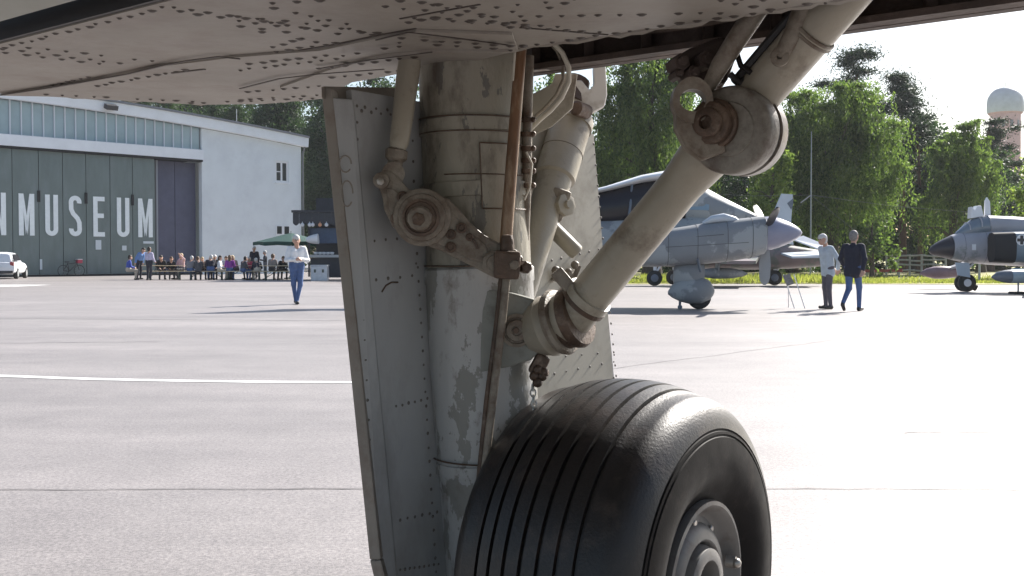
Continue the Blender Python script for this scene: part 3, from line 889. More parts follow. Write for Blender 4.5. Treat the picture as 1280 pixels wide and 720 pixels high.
# second skin layer: doubler strip towards the far left (slightly proud)
dbl = [sk(x, y) - Z * .006 for x, y in ((0, 117), (100, 101), (200, 80), (290, 69), (400, 60), (470, 45), (520, 36), (640, 40), (648, 61), (590, 72), (500, 88), (440, 100), (402, 121), (330, 127.5), (250, 128.5), (150, 123), (60, 118))]
mb = MB(ACB); mb.prism(dbl, Z * .0055); mb.build('doubler_plate', SKIN, panel, smooth=False)
dbl2 = [sk(x, y) - Z * .012 for x, y in ((410, 82), (470, 66), (540, 58), (640, 58), (590, 71), (500, 86), (430, 99), (350, 104))]
mb = MB(ACB); mb.prism(dbl2, Z * .0058); mb.build('doubler_plate', SKIN, panel, smooth=False)
# near panel on the other side of the open slot
mv = -NV * .10
near = [gl + mv, gap0 + mv, gap1 + mv, gap1 + mv + gd * 2.3, gap1 + mv + gd * 2.3 - NV * 1.3, gl + mv - NV * 1.3]
mb = MB(ACB); mb.prism([p + Z * .004 for p in near], Z * .03); mb.build('gear_bay_door', SKIN2, air, smooth=False)
# slot walls and strip: black puts the gap's shade into the colour
mb = MB(ACB); mb.prism([gl + Z * .003, gap1 + gd * 2.3 + Z * .003, gap1 + gd * 2.3 + Z * .12, gl + Z * .12], -NV * .012); mb.build('slot_wall', BLACK, air, smooth=False)
mb = MB(ACB); mb.prism([gl + mv * .55 + Z * .03, gap1 + gd * 2.3 + mv * .55 + Z * .03, gap1 + gd * 2.3 + mv * .55 + Z * .06, gl + mv * .55 + Z * .06], -NV * .02); mb.build('slot_seal', BLACK, air, smooth=False)
# unseen structure above the skins, added so no light leaks into the bay
B0 = ONZ(640, 96, ZS); B1 = ONZ(1290, -4, ZS) + DV * .9
mb = MB(ACB)
body = [gl + mv - NV * 1.3, gap1 + mv + gd * 2.3 - NV * 1.3, B1 + NV * .04, B0 + NV * .04 + (B0 - B1).normalized() * .0, sk(500, 88), sk(402, 122), sk(250, 129.5), sk(-30, 115), sk(-90, 112)]
mb.prism([p + Z * .34 for p in body], Z * .12); mb.build('wing_light_stop', SKIN, air, smooth=False)
mb = MB(ACB); mb.prism([gl + mv * .5 + Z * .13, gap1 + gd * 2.3 + mv * .5 + Z * .13, edgeA[0] + DV * 1.5 - NV * .01 + Z * .13, edgeA[-1] - NV * .01 + Z * .13, left_far[2] + Z * .13, left_far[-1] + Z * .13], Z * .02); mb.build('bay_roof', BLACK, air, smooth=False)
# bay far wall (spar) with bottom flange and stiffeners
bd = (B1 - B0).normalized()
mb = MB(ACB); mb.prism([B0, B1, B1 + Z * .335, B0 + Z * .335], NV * .03); spar = mb.build('bay_spar', BAY, air, smooth=False)
mb = MB(ACB); mb.bar(B0 - NV * .02 + Z * .008, B1 - NV * .02 + Z * .008, .05, .014); mb.build('spar_flange', BAY, spar, smooth=False)
for k in range(9):
    p = B0.lerp(B1, .04 + k * .075) - NV * .012
    mb = MB(ACB); mb.bar(p + Z * .016, p + Z * .33, .02, .022); mb.build('stiffener', BAY, spar, smooth=False)
for zz, r_ in ((.06, .012), (.11, .009), (.16, .014)):
    mb = MB(ACB); pts = [B0.lerp(B1, f) - NV * (.045 + .01 * math.sin(f * 23)) + Z * (zz + .006 * math.sin(f * 17)) for f in np.linspace(.01, .8, 24)]
    mb.tube(pts, r_, 8); mb.build('pipe', BAY, spar)

# rivet rows on the skin (dense: joined, real domes)
rv = MB(ACB)
def rivet(mb_, p, nrm, r=.0055, h=.0028):
    mb_.lathe([(0, r * 1.25), (.0006, r), (h, r * .55), (h * 1.15, 0)], p, nrm, 7, caps=False)
rr = random.Random(11)
def rivet_row(a, b_, dz=0.0, step=.036, r=.0065, skip=.05):
    p = sk(*a) - Z * dz; q = sk(*b_) - Z * dz
    n_ = max(2, int((q - p).length / step))
    for i in range(n_ + 1):
        if rr.random() < skip: continue
        rivet(rv, p.lerp(q, i / n_) + Vector((rr.uniform(-.005, .005), rr.uniform(-.005, .005), -.0002)), -Z, r * rr.uniform(.6, 1.45))
rows = [((5, 59), (205, 9)), ((5, 61), (150, 79), ), ((35, 59), (190, 76)), ((10, 66), (165, 84)),
        ((215, 8), (330, 26)), ((225, 14), (345, 32)), ((330, 24), (420, 42)), ((345, 10), (450, 34)), ((300, 20), (400, 38)), ((310, 6), (400, 0)),
        ((330, 66), (420, 53)), ((345, 78), (470, 60)), ((140, 108), (215, 94)), ((60, 108), (110, 96)), ((250, 82), (330, 88)),
        ((330, 40), (395, 52)), ((400, 26), (470, 44)), ((480, 8), (600, 20)), ((500, 0), (640, 14)), ((510, 28), (560, 18)), ((540, 6), (640, 24)), ((520, 22), (655, 33)),
        ((590, 26), (700, 33)), ((650, 20), (900, 16)), ((640, 34), (750, 40)), ((690, 10), (720, -2)), ((900, 0), (960, 12)), ((655, 58), (850, 29)), ((850, 29), (1060, 0)), ((500, 84), (655, 57)), ((620, 8), (680, 2)), ((560, 24), (640, 28)), ((930, -2), (1010, 4)),
        ((360, 26), (470, 41)), ((300, 33), (360, 40)), ((380, 48), (330, 62)), ((630, 30), (655, 26))]
for r_ in rows: rivet_row(r_[0], r_[1])
rows2 = [((120, 104), (230, 84)), ((300, 84), (420, 70)), ((310, 76), (410, 66)), ((400, 79), (520, 64)), ((500, 45), (640, 55)), ((505, 40), (640, 50)), ((430, 62), (500, 50)), ((310, 112), (400, 104)), ((300, 122), (395, 116)), ((60, 115), (240, 124)), ((240, 126), (390, 120)), ((400, 92), (500, 82)), ((510, 80), (580, 70))]
for r_ in rows2: rivet_row(r_[0], r_[1], .0125 if r_[0][0] > 395 else .0065)
o = rv.build('rivet_rows', RIV, panel, smooth=True); o['kind'] = 'stuff'
# panel joints and scratches
def seam(pp, wd, dz, nm='panel_joint', m=RIV):
    mb_ = MB(ACB)
    pts = [sk(x, y) - Z * dz for x, y in pp]
    for i in range(len(pts) - 1):
        mb_.bar(pts[i], pts[i + 1], wd * rr.uniform(.6, 1.3), .002)
    mb_.build(nm, m, panel, smooth=False)
seam([(0, 116), (60, 107), (100, 100), (160, 89), (205, 78), (235, 72), (272, 67), (300, 70)], .007, .007)
seam([(215, 88), (256, 83)], .012, .007, 'drain_slot')
seam([(470, 46), (510, 36), (560, 42), (640, 53)], .004, .007)
seam([(400, 79), (470, 67), (540, 58)], .004, .0125)
seam([(340, 68), (420, 55), (480, 42), (520, 35)], .005, .001)
seam([(500, 23), (560, 12), (600, 5)], .004, .001)
seam([(650, 34), (760, 43)], .004, .001)
seam([(300, 105), (350, 92), (400, 86), (480, 80)], .005, .0125)

# ---- gear post (oleo) : axis slightly raked
PT = PX(586, 40, 2.62); PBm = PX(603, 452, 2.63); PB = PX(622, 760, 2.66)
def along(y):
    if y < 452: return PT.lerp(PBm, (y - 40) / (452 - 40))
    return PBm.lerp(PB, (y - 452) / (760 - 452))
mpx = 2.62 / F
mb = MB(ACB)
prof = [(40, 64), (100, 65), (152, 65.5), (153, 68), (170, 68), (171, 65.5), (230, 66), (231, 69), (248, 69), (249, 66), (333, 66)]
mb.tube([along(y) for y, r_ in prof], [r_ * mpx for y, r_ in prof], 40); post = mb.build('oleo_post', POSTU, air)
mb = MB(ACB)
prof = [(333.5, 67), (336, 69.5), (352, 69.5), (354, 68), (450, 67), (569, 66), (570, 68.5), (583, 68.5), (584, 65), (760, 62)]
mb.tube([along(y) for y, r_ in prof], [r_ * mpx for y, r_ in prof], 40); mb.build('oleo_sleeve', PEEL, air)
# band clamps with bolt heads
for y in (161, 239):
    mb = MB(ACB); c = along(y)
    mb.lathe([(-.012, .0), (-.012, .013), (.012, .013), (.012, 0)], c + Vector((-.135, -.012, 0)), (0, 1, .0), 8); mb.build('clamp_bolt', RUST, post)
# inspection plate on the post front right
cpt = along(222)
def on_post(ax, y, r_off=0.0):
    """point on the post front at angle ax (deg from camera-facing, + right)"""
    c = along(y); rr_ = 67 * mpx + r_off
    return c + Vector((math.sin(R(ax)) * rr_, -math.cos(R(ax)) * rr_, 0))
mb = MB(ACB)
sec = []
for y in (186, 262):
    sec.append([on_post(a, y, .004) for a in range(8, 62, 6)] + [on_post(a, y, -.004) for a in reversed(range(8, 62, 6))])
mb.loft(sec); mb.build('inspection_plate', POSTU, post, smooth=True)
for pts_, r_ in (([on_post(8, y, .0045) for y in (185, 223, 263)], .0016), ([on_post(a, 185, .0045) for a in range(8, 64, 6)], .0016), ([on_post(a, 263, .0045) for a in range(8, 64, 6)], .0016), ([on_post(a, 222, .0045) for a in range(-30, 64, 6)], .0014),
                 ([on_post(a, 152, .0035) for a in range(-70, 70, 6)], .002), ([on_post(a, 170, .0035) for a in range(-70, 60, 6)], .0017), ([on_post(a, 332, .003) for a in range(-75, 75, 6)], .002)):
    mb = MB(ACB); mb.tube(pts_, r_, 5); mb.build('sealant_line', RUST, post)
# bands near the bottom
mb = MB(ACB); mb.tube([on_post(a, 568, .006) for a in range(-80, 60, 5)], .0022, 6); mb.build('retaining_wire', RUST, post)

# ---- fairing door behind the leg (one plate running fore-aft, flanged leading edge)
DLt, DLb = PX(439, 112, 2.43), PX(500, 790, 2.50)
DRt = PX(738, 164, 3.12)
dn = (DRt - DLt).cross(DLb - DLt).normalized()
if dn.y > 0: dn = -dn
def plane_pt(x, y):     # point on the door's front plane, seen at pixel
    r_ = ray(x, y)
    return CAM + r_ * ((DLt - CAM).dot(dn) / r_.dot(dn))
DRb = plane_pt(776, 560)
mb = MB(ACB)
nx_, ny_ = 6, 8
def dq(u, v): return DLt.lerp(DRt, u).lerp(DLb.lerp(DRb + (DRb - DRt) * .45, u), v)
gridf = [[dq(i / nx_, j / ny_) for i in range(nx_ + 1)] for j in range(ny_ + 1)]
vs = [p for row in gridf for p in row] + [p - dn * .018 for row in gridf for p in row]
W1 = nx_ + 1; off_ = W1 * (ny_ + 1); fsx = []
for j in range(ny_):
    for i in range(nx_):
        a = j * W1 + i
        fsx.append((a, a + 1, a + W1 + 1, a + W1)); fsx.append((off_ + a, off_ + a + W1, off_ + a + W1 + 1, off_ + a + 1))
for i in range(nx_):
    fsx.append((i, off_ + i, off_ + i + 1, i + 1)); a = ny_ * W1 + i; fsx.append((a, a + 1, off_ + a + 1, off_ + a))
for j in range(ny_):
    a = j * W1; fsx.append((a, a + W1, off_ + a + W1, off_ + a)); a += nx_; fsx.append((a, off_ + a, off_ + a + W1, a + W1))
mb.add(vs, fsx); fdoor = mb.build('fairing_door', DOORP, air)
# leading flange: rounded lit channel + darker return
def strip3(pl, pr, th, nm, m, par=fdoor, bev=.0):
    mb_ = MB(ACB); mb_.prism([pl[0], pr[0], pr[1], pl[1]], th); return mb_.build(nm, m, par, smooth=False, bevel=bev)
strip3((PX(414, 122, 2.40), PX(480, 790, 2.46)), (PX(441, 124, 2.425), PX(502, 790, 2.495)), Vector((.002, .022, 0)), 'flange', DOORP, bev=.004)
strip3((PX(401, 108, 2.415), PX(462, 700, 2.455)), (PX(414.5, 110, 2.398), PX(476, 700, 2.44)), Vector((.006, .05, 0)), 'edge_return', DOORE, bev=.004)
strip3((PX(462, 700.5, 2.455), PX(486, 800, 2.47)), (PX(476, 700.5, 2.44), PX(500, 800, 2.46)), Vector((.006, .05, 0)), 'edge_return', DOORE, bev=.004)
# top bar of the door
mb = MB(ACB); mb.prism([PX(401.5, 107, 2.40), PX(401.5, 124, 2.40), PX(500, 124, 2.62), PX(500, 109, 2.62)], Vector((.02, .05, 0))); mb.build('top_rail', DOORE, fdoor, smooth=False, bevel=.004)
# tabs embossed in the flange
for (x_, y_, a_) in ((432, 205, .9), (434, 242, 1.4)):
    mb = MB(ACB); c = PX(x_, y_, 2.405); mb.tube([c + Vector((math.cos(t_) * .013, -.002, math.sin(t_) * .02 * a_)) for t_ in np.linspace(0, 5.6, 16)], .0018, 5); mb.build('emboss', DOORE, fdoor)
rv = MB(ACB)
def drow(a, b_, n_, r=.0032):
    for i in range(n_ + 1):
        x_ = a[0] + (b_[0] - a[0]) * i / n_; y_ = a[1] + (b_[1] - a[1]) * i / n_
        p = plane_pt(x_, y_)
        u = max(0, min(1, (p - DLt).dot((DRt - DLt).normalized()) / (DRt - DLt).length))
        bow = 0.0
        rivet(rv, p + dn * (.0062 if x_ > 660 else .0005) + Vector((0, 0, rr.uniform(-.001, .001))), dn, r * rr.uniform(.8, 1.15), .002)
for a, b_, n_ in (((446, 132), (449, 300), 8), ((449, 300), (470, 700), 16), ((452, 139), (488, 143), 3), ((456, 134), (484, 137), 2), ((468, 301), (510, 297), 3), ((470, 350), (515, 345), 3), ((520, 300), (545, 715), 24), ((515, 150), (520, 330), 7), ((495, 508), (534, 498), 5), ((500, 650), (546, 640), 5), ((500, 712), (548, 705), 8)):
    drow(a, b_, n_)
for a, b_, n_ in (((740, 180), (768, 470), 22), ((676, 328), (746, 312), 6), ((676, 470), (765, 452), 6), ((705, 445), (765, 440), 3), ((690, 490), (765, 472), 5)):
    drow(a, b_, n_, .0032)
o = rv.build('rivet_rows', mat('rivet_grey', (.11, .1, .09), .6), fdoor); o['kind'] = 'stuff'
AFTP = mat('aft_panel_paint', (0.36, 0.34, 0.29), .55, var=.08, vscale=3, dirt=(.2, .18, .145), dscale=5, dlo=.5, dhi=.75)
mb = MB(ACB); mb.prism([plane_pt(x_, y_) + dn * .0015 for x_, y_ in ((655, 158), (655, 640), (778, 600), (764, 470), (740, 168))], dn * .0045); mb.build('aft_fairing_panel', AFTP, fdoor, smooth=False)
# stain pencil arc, latch items on the right half
mb = MB(ACB); mb.tube([plane_pt(x_, y_) + dn * .001 for x_, y_ in ((477, 365), (482, 357), (489, 353), (497, 353))], .002, 6); mb.build('scratch_mark', RUST, fdoor)
for (x_, y_, l_) in ((704, 352, .05), (712, 345, .06), (688, 345, .03)):
    mb = MB(ACB); p = plane_pt(x_, y_) + dn * .018; mb.box(p, (.012, .02, l_), Matrix.Rotation(.4, 3, 'Y')); mb.ball(p + Vector((0, -.01, l_ * .5)), .012, 8, 6); mb.build('latch', GREYD, fdoor)

# ---- brown hydraulic tube and long thin rod in front of the post
dft = 2.46
mb = MB(ACB); mb.tube([PX(653, 30, dft + .02), PX(648, 100, dft + .01), PX(640, 200, dft), PX(632, 306, dft)], [7.6 * dft / F, 7.4 * dft / F, 7.6 * dft / F, 7.8 * dft / F], 18); rodb = mb.build('actuator_rod', TUBEB, air)
mb = MB(ACB); mb.tube([PX(645.5, 40, dft - .012), PX(641, 100, dft - .012), PX(641, 101, dft - .012)], 1.5 * dft / F, 8); mb.build('bright_wire', HOSE, rodb)
mb = MB(ACB); mb.tube([PX(634, 340, dft - .005), PX(628, 400, dft - .01), PX(616, 500, dft - .01), PX(600, 640, dft)], 5.2 * dft / F, 12); mb.build('lower_rod', GREYD, rodb)
mb = MB(ACB); mb.tube([PX(628, 340, dft + .012), PX(622, 400, dft + .01), PX(609, 500, dft + .012), PX(595, 640, dft + .02)], 4.0 * dft / F, 10); mb.build('lower_rod', RUST, rodb)
# conduit just right of the brown tube, with clips
mb = MB(ACB); mb.tube([PX(661, 70, 2.58), PX(659, 150, 2.58), PX(658, 230, 2.58), PX(655, 300, 2.6)], 6.5 * 2.58 / F, 14); cond = mb.build('conduit', GREYD, air)
for y in (150, 168, 186, 201, 214, 232):
    mb = MB(ACB); c = PX(659, y, 2.575); mb.lathe([(-.006, .014), (-.005, .0165), (.005, .0165), (.006, .014)], c, (0, 0, 1), 12); mb.ball(c + Vector((.014, -.01, 0)), .007, 8, 6); mb.build('clip', RUST, cond)
# pale looping hose
hp = [(690, 52), (703, 66), (711, 84), (711, 102), (702, 122), (688, 138), (674, 150), (664, 160)]
mb = MB(ACB); mb.tube([PX(x_, y_, 2.6 + .01 * i) for i, (x_, y_) in enumerate(hp)], 3.3 * 2.6 / F, 10); mb.build('hose', HOSE, air)
mb = MB(ACB); mb.tube([PX(x_ - 7, y_ - 3, 2.63 + .01 * i) for i, (x_, y_) in enumerate(hp)], 2.2 * 2.6 / F, 8); mb.build('hose', GREYD, air)
mb = MB(ACB); mb.tube([PX(658, 190, 2.55), PX(665, 205, 2.55), PX(662, 235, 2.55), PX(655, 250, 2.55)], 1.5 * 2.55 / F, 8); mb.build('cable', HOSE, air)
mb = MB(ACB); mb.tube([PX(655, 89, 2.66), PX(700, 85, 2.72), PX(748, 79, 2.78)], 1.8 * 2.7 / F, 8); mb.build('pull_rod', STEEL, air)
# curved bracket plate with oval hole (behind hose)
mb = MB(ACB)
outer = [(662, 92), (720, 90), (716, 130), (690, 150), (668, 160), (658, 160)]
def dplate(pp, D, th, nm, m, par, hole=None, bev=.003, dD=0.0):
    mb_ = MB(ACB)
    mb_.prism([PX(x_, y_, D + dD * i) for i, (x_, y_) in enumerate(pp)][::-1], Vector((0, th, 0)))
    return mb_.build(nm, m, par, smooth=False, bevel=bev)
dplate([(664, 118), (676, 112), (690, 104), (694, 92), (722, 92), (716, 135), (690, 158), (664, 170)], 2.78, .02, 'bracket_plate', GREY, air)

# ---- left actuator (tapered rod) from the wing to the bellcrank
dL = 2.46
mb = MB(ACB); mb.tube([PX(513, 70, dL + .05), PX(509, 100, dL + .04), PX(503, 150, dL + .02), PX(499, 178, dL), PX(497, 186, dL)], [14.5 * dL / F, 14.5 * dL / F, 13.2 * dL / F, 12.2 * dL / F, 10 * dL / F], 20); actl = mb.build('retraction_rod', GREY, air)
mb = MB(ACB); mb.tube([PX(497, 184, dL), PX(496, 188, dL), PX(495, 198, dL), PX(494, 204, dL)], [8 * dL / F, 14 * dL / F, 14 * dL / F, 8 * dL / F], 8); mb.build('lock_nut', GREYD, actl)
mb = MB(ACB); mb.lathe([(-.02, .012), (-.02, .026), (.02, .026), (.02, .012)], PX(491, 218, dL - .005), (.15, -1, 0), 18); mb.tube([PX(495, 200, dL), PX(492, 214, dL)], [.016, .02], 12); mb.build('rod_eye', GREYD, actl)
# ---- bellcrank
D0 = 2.43
crank = [(470, 226), (472, 217), (480, 212), (489, 214), (500, 224), (510, 236), (524, 241), (545, 242), (561, 249), (574, 262), (588, 279), (606, 294), (625, 304), (645, 312), (654, 322), (653, 336), (640, 346), (617, 347), (596, 336), (574, 325), (552, 314), (530, 306), (508, 298), (490, 283), (480, 262), (477, 244)]
cr = dplate(crank, D0, .034, 'bellcrank', GREYD, air, bev=.005)
inner = [(483, 235), (492, 236), (504, 246), (520, 250), (543, 251), (558, 258), (570, 272), (586, 290), (606, 305), (612, 318), (606, 330), (586, 324), (560, 309), (530, 299), (511, 291), (494, 278), (486, 260)]
dplate(inner, D0 - .004, .02, 'bellcrank_web', GREYD, cr, bev=.003)
def boss(x_, y_, D, rads, nm, m, par, ax=(0, -1, 0), seg=24):
    """stepped round boss: rads = [(height, radius px)]"""
    mb_ = MB(ACB); mb_.lathe([(h_, r_ * D / F) for h_, r_ in rads], PX(x_, y_, D), ax, seg); return mb_.build(nm, m, par)
boss(528, 272, D0, [(0, 36), (.012, 36), (.016, 33), (.016, 30), (.022, 29), (.024, 26)], 'pivot_housing', GREYD, cr)
boss(526, 272, D0 - .022, [(0, 24), (.006, 23.5), (.007, 20), (.004, 19), (.004, 0)], 'pivot_ring', RUST, cr)
boss(525, 273, D0 - .024, [(0, 16), (.012, 15.5), (.016, 13), (.016, 0)], 'pivot_nut', GREYD, cr, seg=12)
boss(523, 274, D0 - .038, [(0, 9), (.006, 8.5), (.008, 6), (.008, 0)], 'pivot_bolt', RUST, cr, seg=6)
boss(477, 226, D0, [(0, 10), (.012, 10), (.014, 8), (.014, 0)], 'rod_pin', GREYD, cr)
boss(476, 227, D0 - .014, [(0, 5), (.008, 5), (.009, 3), (.009, 0)], 'rod_pin_bolt', STEEL, cr, seg=6)
for x_, y_, r_ in ((503.5, 246.5, 7.5), (496, 273.5, 8), (564, 293, 6.5), (577, 285, 7), (587, 296.5, 5), (563.5, 309, 7)):
    boss(x_, y_, D0 - .003, [(0, r_), (.006, r_), (.008, r_ * .8), (.008, r_ * .62), (.004, r_ * .55), (.004, 0)], 'bolt', RUST, cr, seg=14)
mb = MB(ACB); mb.tube([PX(x_, y_, D0 - .006) for x_, y_ in ((592, 300), (595, 306), (597, 311))], .003, 6); mb.build('weep_slot', RUST, cr)
boss(619, 329, D0, [(0, 16), (.012, 16), (.015, 13), (.015, 11), (.02, 10), (.021, 5), (.021, 0)], 'end_boss', GREYD, cr)
mb = MB(ACB); mb.box(PX(634, 331, D0 + .0), (.058, .07, .062), Matrix.Rotation(.05, 3, 'Y')); mb.build('fork_end', RUST, cr, smooth=False, bevel=.008)
mb = MB(ACB); mb.lathe([(-.005, .016), (.015, .015), (.028, .012), (.03, 0)], PX(634, 310, D0 - .01), (0, 0, 1), 14); mb.build('fork_collar', RUST, cr)
boss(656, 334, D0 - .01, [(-.01, 8), (.01, 8), (.013, 6), (.013, 0)], 'side_nut', RUST, cr, ax=(.5, -.85, 0), seg=6)
boss(643, 331, D0 - .03, [(-.01, 7), (.008, 6.5), (.01, 5), (.01, 0)], 'side_nut', GREYD, cr, seg=6)
# pivot shaft tying the bellcrank to the post
mb = MB(ACB); mb.tube([PX(526, 272, D0 + .02), PX(540, 272, 2.60)], [.05, .055], 18); mb.build('pivot_shaft', RUST, cr)

# ---- fork lug on the post and universal joint of the side brace
lugc = PX(643, 413, 2.49)
mb = MB(ACB); pl = [(600, 360), (640, 366), (668, 374), (680, 392), (684, 413), (678, 436), (664, 450), (640, 458), (600, 466)]
LUGM = mat('lug_grey_green', (0.185, 0.19, 0.17), .5, var=.12, vscale=10, dirt=(.08, .065, .05), dscale=10, dlo=.55, dhi=.75)
lug = dplate(pl, 2.50, .05, 'fork_lug', LUGM, air, bev=.006)
dplate([(x_, y_) for x_, y_ in pl], 2.60, .05, 'fork_lug', LUGM, air, bev=.006)
boss(646, 413, 2.50, [(0, 21), (.006, 21), (.007, 17), (.003, 16), (.003, 14), (.012, 13), (.013, 9), (.013, 6.5), (.010, 6), (.010, 0)], 'lug_pin', GREYD, lug, seg=28)
boss(645, 413, 2.49, [(0, 4), (.006, 3.6), (.006, 0)], 'grease_nipple', RUST, lug, seg=10)
# side brace frame
BL = PX(722, 388, 2.475); BD = PX(905, 166, 2.26); BU = PX(1062, -14, 2.07)
ba = (BD - BL).normalized()
sp = PX(676, 411, 2.53)
# trunnion cylinder between lug and brace
ja = (PX(730, 392, 2.47) - sp).normalized()
mb = MB(ACB); mb.lathe([(-.03, .03), (-.02, .058), (.006, .066), (.024, .072), (.03, .066), (.05, .064)], sp, ja, 32); tr = mb.build('trunnion', GREY, air)
mb = MB(ACB); mb.lathe([(.04, .055), (.044, .074), (.054, .078), (.062, .074), (.066, .055)], sp, ja, 36); mb.build('trunnion_flange', GREYD, tr)
mb = MB(ACB); mb.lathe([(.062, .045), (.064, .062), (.084, .066), (.086, .045)], sp, ja, 32); mb.build('trunnion_ring', GREY, tr)
mb = MB(ACB); mb.lathe([(.08, .045), (.083, .07), (.094, .073), (.106, .068), (.109, .045)], sp, ja, 32); mb.build('trunnion_collar', RUST, tr)
mb = MB(ACB); mb.box(sp + Vector((-.004, -.01, -.082)), (.034, .05, .05), Matrix.Rotation(.5, 3, 'Y')); mb.build('strap_clamp', RUST, tr, smooth=False, bevel=.008)
# brace lower tube
mb = MB(ACB)
rb = 27.5 * 2.36 / F
L1 = (BD - BL).length
def bp(t_): return BL + ba * t_
mb.tube([bp(-.06), bp(-.035), bp(0.0), bp(.03), bp(.031), bp(.05), bp(.051), bp(L1 * .6), bp(L1 - .06), bp(L1 - .03)], [rb * .7, rb * 1.02, rb * 1.05, rb * 1.05, rb * 1.15, rb * 1.15, rb, rb * .98, rb * .98, rb * 1.02], 32)
brace = mb.build('side_brace', GREY, air)
mb = MB(ACB); mb.lathe([(-.085, rb * .5), (-.075, rb * 1.0), (-.06, rb * 1.2), (-.038, rb * 1.22), (-.03, rb * .8)], BL, ba, 32); mb.build('brace_collar', RUST, brace)
mb = MB(ACB); mb.lathe([(.018, rb * 1.06), (.02, rb * 1.17), (.03, rb * 1.17), (.032, rb * 1.06)], BL, ba, 32); mb.build('brace_clamp', RUST, brace)
mb = MB(ACB); mb.box(bp(.028) + Vector((-.05, -.01, .05)), (.03, .03, .05), Matrix.Rotation(-.7, 3, 'Y')); mb.build('clamp_lug', GREYD, brace, smooth=False, bevel=.005)
# knee disc
KNEE = mat('knee_grimy_shaded_paint', (0.215, 0.2, 0.172), .45, var=.15, vscale=10, dirt=(.07, .05, .038), dscale=9, dlo=.46, dhi=.64, bump=.2, bscale=60)  # grime over a base darkened for the shade on the knee
kax = -NV
rd = 55 * 2.2 / F
KC = PX(919, 164, 2.20)
mb = MB(ACB); mb.lathe([(-.075, rd * .3), (-.07, rd * .93), (-.064, rd * .98), (-.03, rd), (-.028, rd * .93), (-.014, rd * .93), (-.012, rd), (.024, rd), (.031, rd * .96), (.034, rd * .9), (.034, rd * .62), (.038, rd * .6), (.038, 0)], KC, kax, 48); knee = mb.build('knee_joint', KNEE, air)
mb = MB(ACB); mb.lathe([(-.0285, rd * .95), (-.021, rd * .955), (-.0135, rd * .95)], KC, kax, 48, caps=False); mb.build('knee_seal', BLACK, knee)
# blend from brace into knee
mb = MB(ACB); mb.tube([bp(L1 - .14), bp(L1 - .07), bp(L1 - .02)], [rb * .98, rb * 1.15, rb * 1.4], 28); mb.build('knee_socket', GREY, knee)
KB = KC + kax * .036 + Vector((-.022, 0.014, .012))
for prof, m, nm in (([(-.01, .05), (.012, .05), (.016, .046)], RUST, 'knee_boss'), ([(.012, .043), (.03, .042), (.034, .036), (.034, .03)], RUST, 'knee_ring'), ([(.02, .031), (.045, .029), (.048, .022), (.048, .014), (.02, .013), (.02, 0)], RUST, 'knee_pin')):
    mb = MB(ACB); mb.lathe(prof, KB, kax, 28); mb.build(nm, m, knee)
# lug with open eye at the knee's upper left
eye = PX(865, 126, 2.17)
mb = MB(ACB)
vs = []; fs_ = []
nE = 20
for k in range(nE):
    a = 2 * math.pi * k / nE
    for (rx_, rz_, dy) in ((.04, .046, -.012), (.04, .046, .03), (.026, .022, .03), (.026, .022, -.012)):
        vs.append(eye + Vector((math.cos(a) * rx_, dy, math.sin(a) * rz_)))
for k in range(nE):
    k2 = (k + 1) % nE
    for q in range(4):
        q2 = (q + 1) % 4
        fs_.append((k * 4 + q, k * 4 + q2, k2 * 4 + q2, k2 * 4 + q))
mb.add(vs, fs_); mb.build('lug_eye', GREYD, knee)
mb = MB(ACB); mb.prism([PX(x_, y_, 2.165) for x_, y_ in ((845, 136), (846, 160), (858, 184), (880, 200), (908, 190), (900, 152), (880, 146), (862, 144))][::-1], Vector((0, .05, 0))); mb.build('lug_web', GREYD, knee, smooth=False, bevel=.006)
# upper brace
KU = PX(935, 132, 2.235); ua = (BU - KU).normalized(); LU = (BU - KU).length
ru = 30 * 2.15 / F
mb = MB(ACB); mb.tube([KU + ua * t_ for t_ in (-.03, 0, LU * .5, LU * .62, LU * .621, LU * .66, LU * .661, LU + .1)], [ru * .95, ru, ru, ru, ru * 1.07, ru * 1.07, ru, ru], 32); ub = mb.build('upper_brace', GREY, air)
for f in (.625, .655):
    mb = MB(ACB); mb.lathe([(-.004, ru * 1.05), (-.002, ru * 1.1), (.002, ru * 1.1), (.004, ru * 1.05)], KU + ua * (LU * f), ua, 32, caps=False); mb.build('brace_band', GREYD, ub)
mb = MB(ACB); p = KU + ua * (LU * .33); sidev = ua.cross(Vector((0, 1, 0))).normalized()
mb.tube([KU + ua * .02 + sidev * ru * 1.08, KU + ua * LU * .62 + sidev * ru * 1.08, KU + ua * (LU + .1) + sidev * ru * 1.05], .011, 8); mb.build('brace_pipe', BLACK, ub)
c = PX(975, 72, 2.12)
mb = MB(ACB); mb.lathe([(0, .018), (.012, .018), (.014, .012), (.014, .006), (.006, .005), (.006, 0)], c, (-.3, -1, 0), 18); mb.tube([c, PX(990, 45, 2.11), PX(1002, 15, 2.1), PX(1010, -8, 2.1)], [.014, .018, .019, .019], 14); mb.build('lock_link', GREYD, ub)
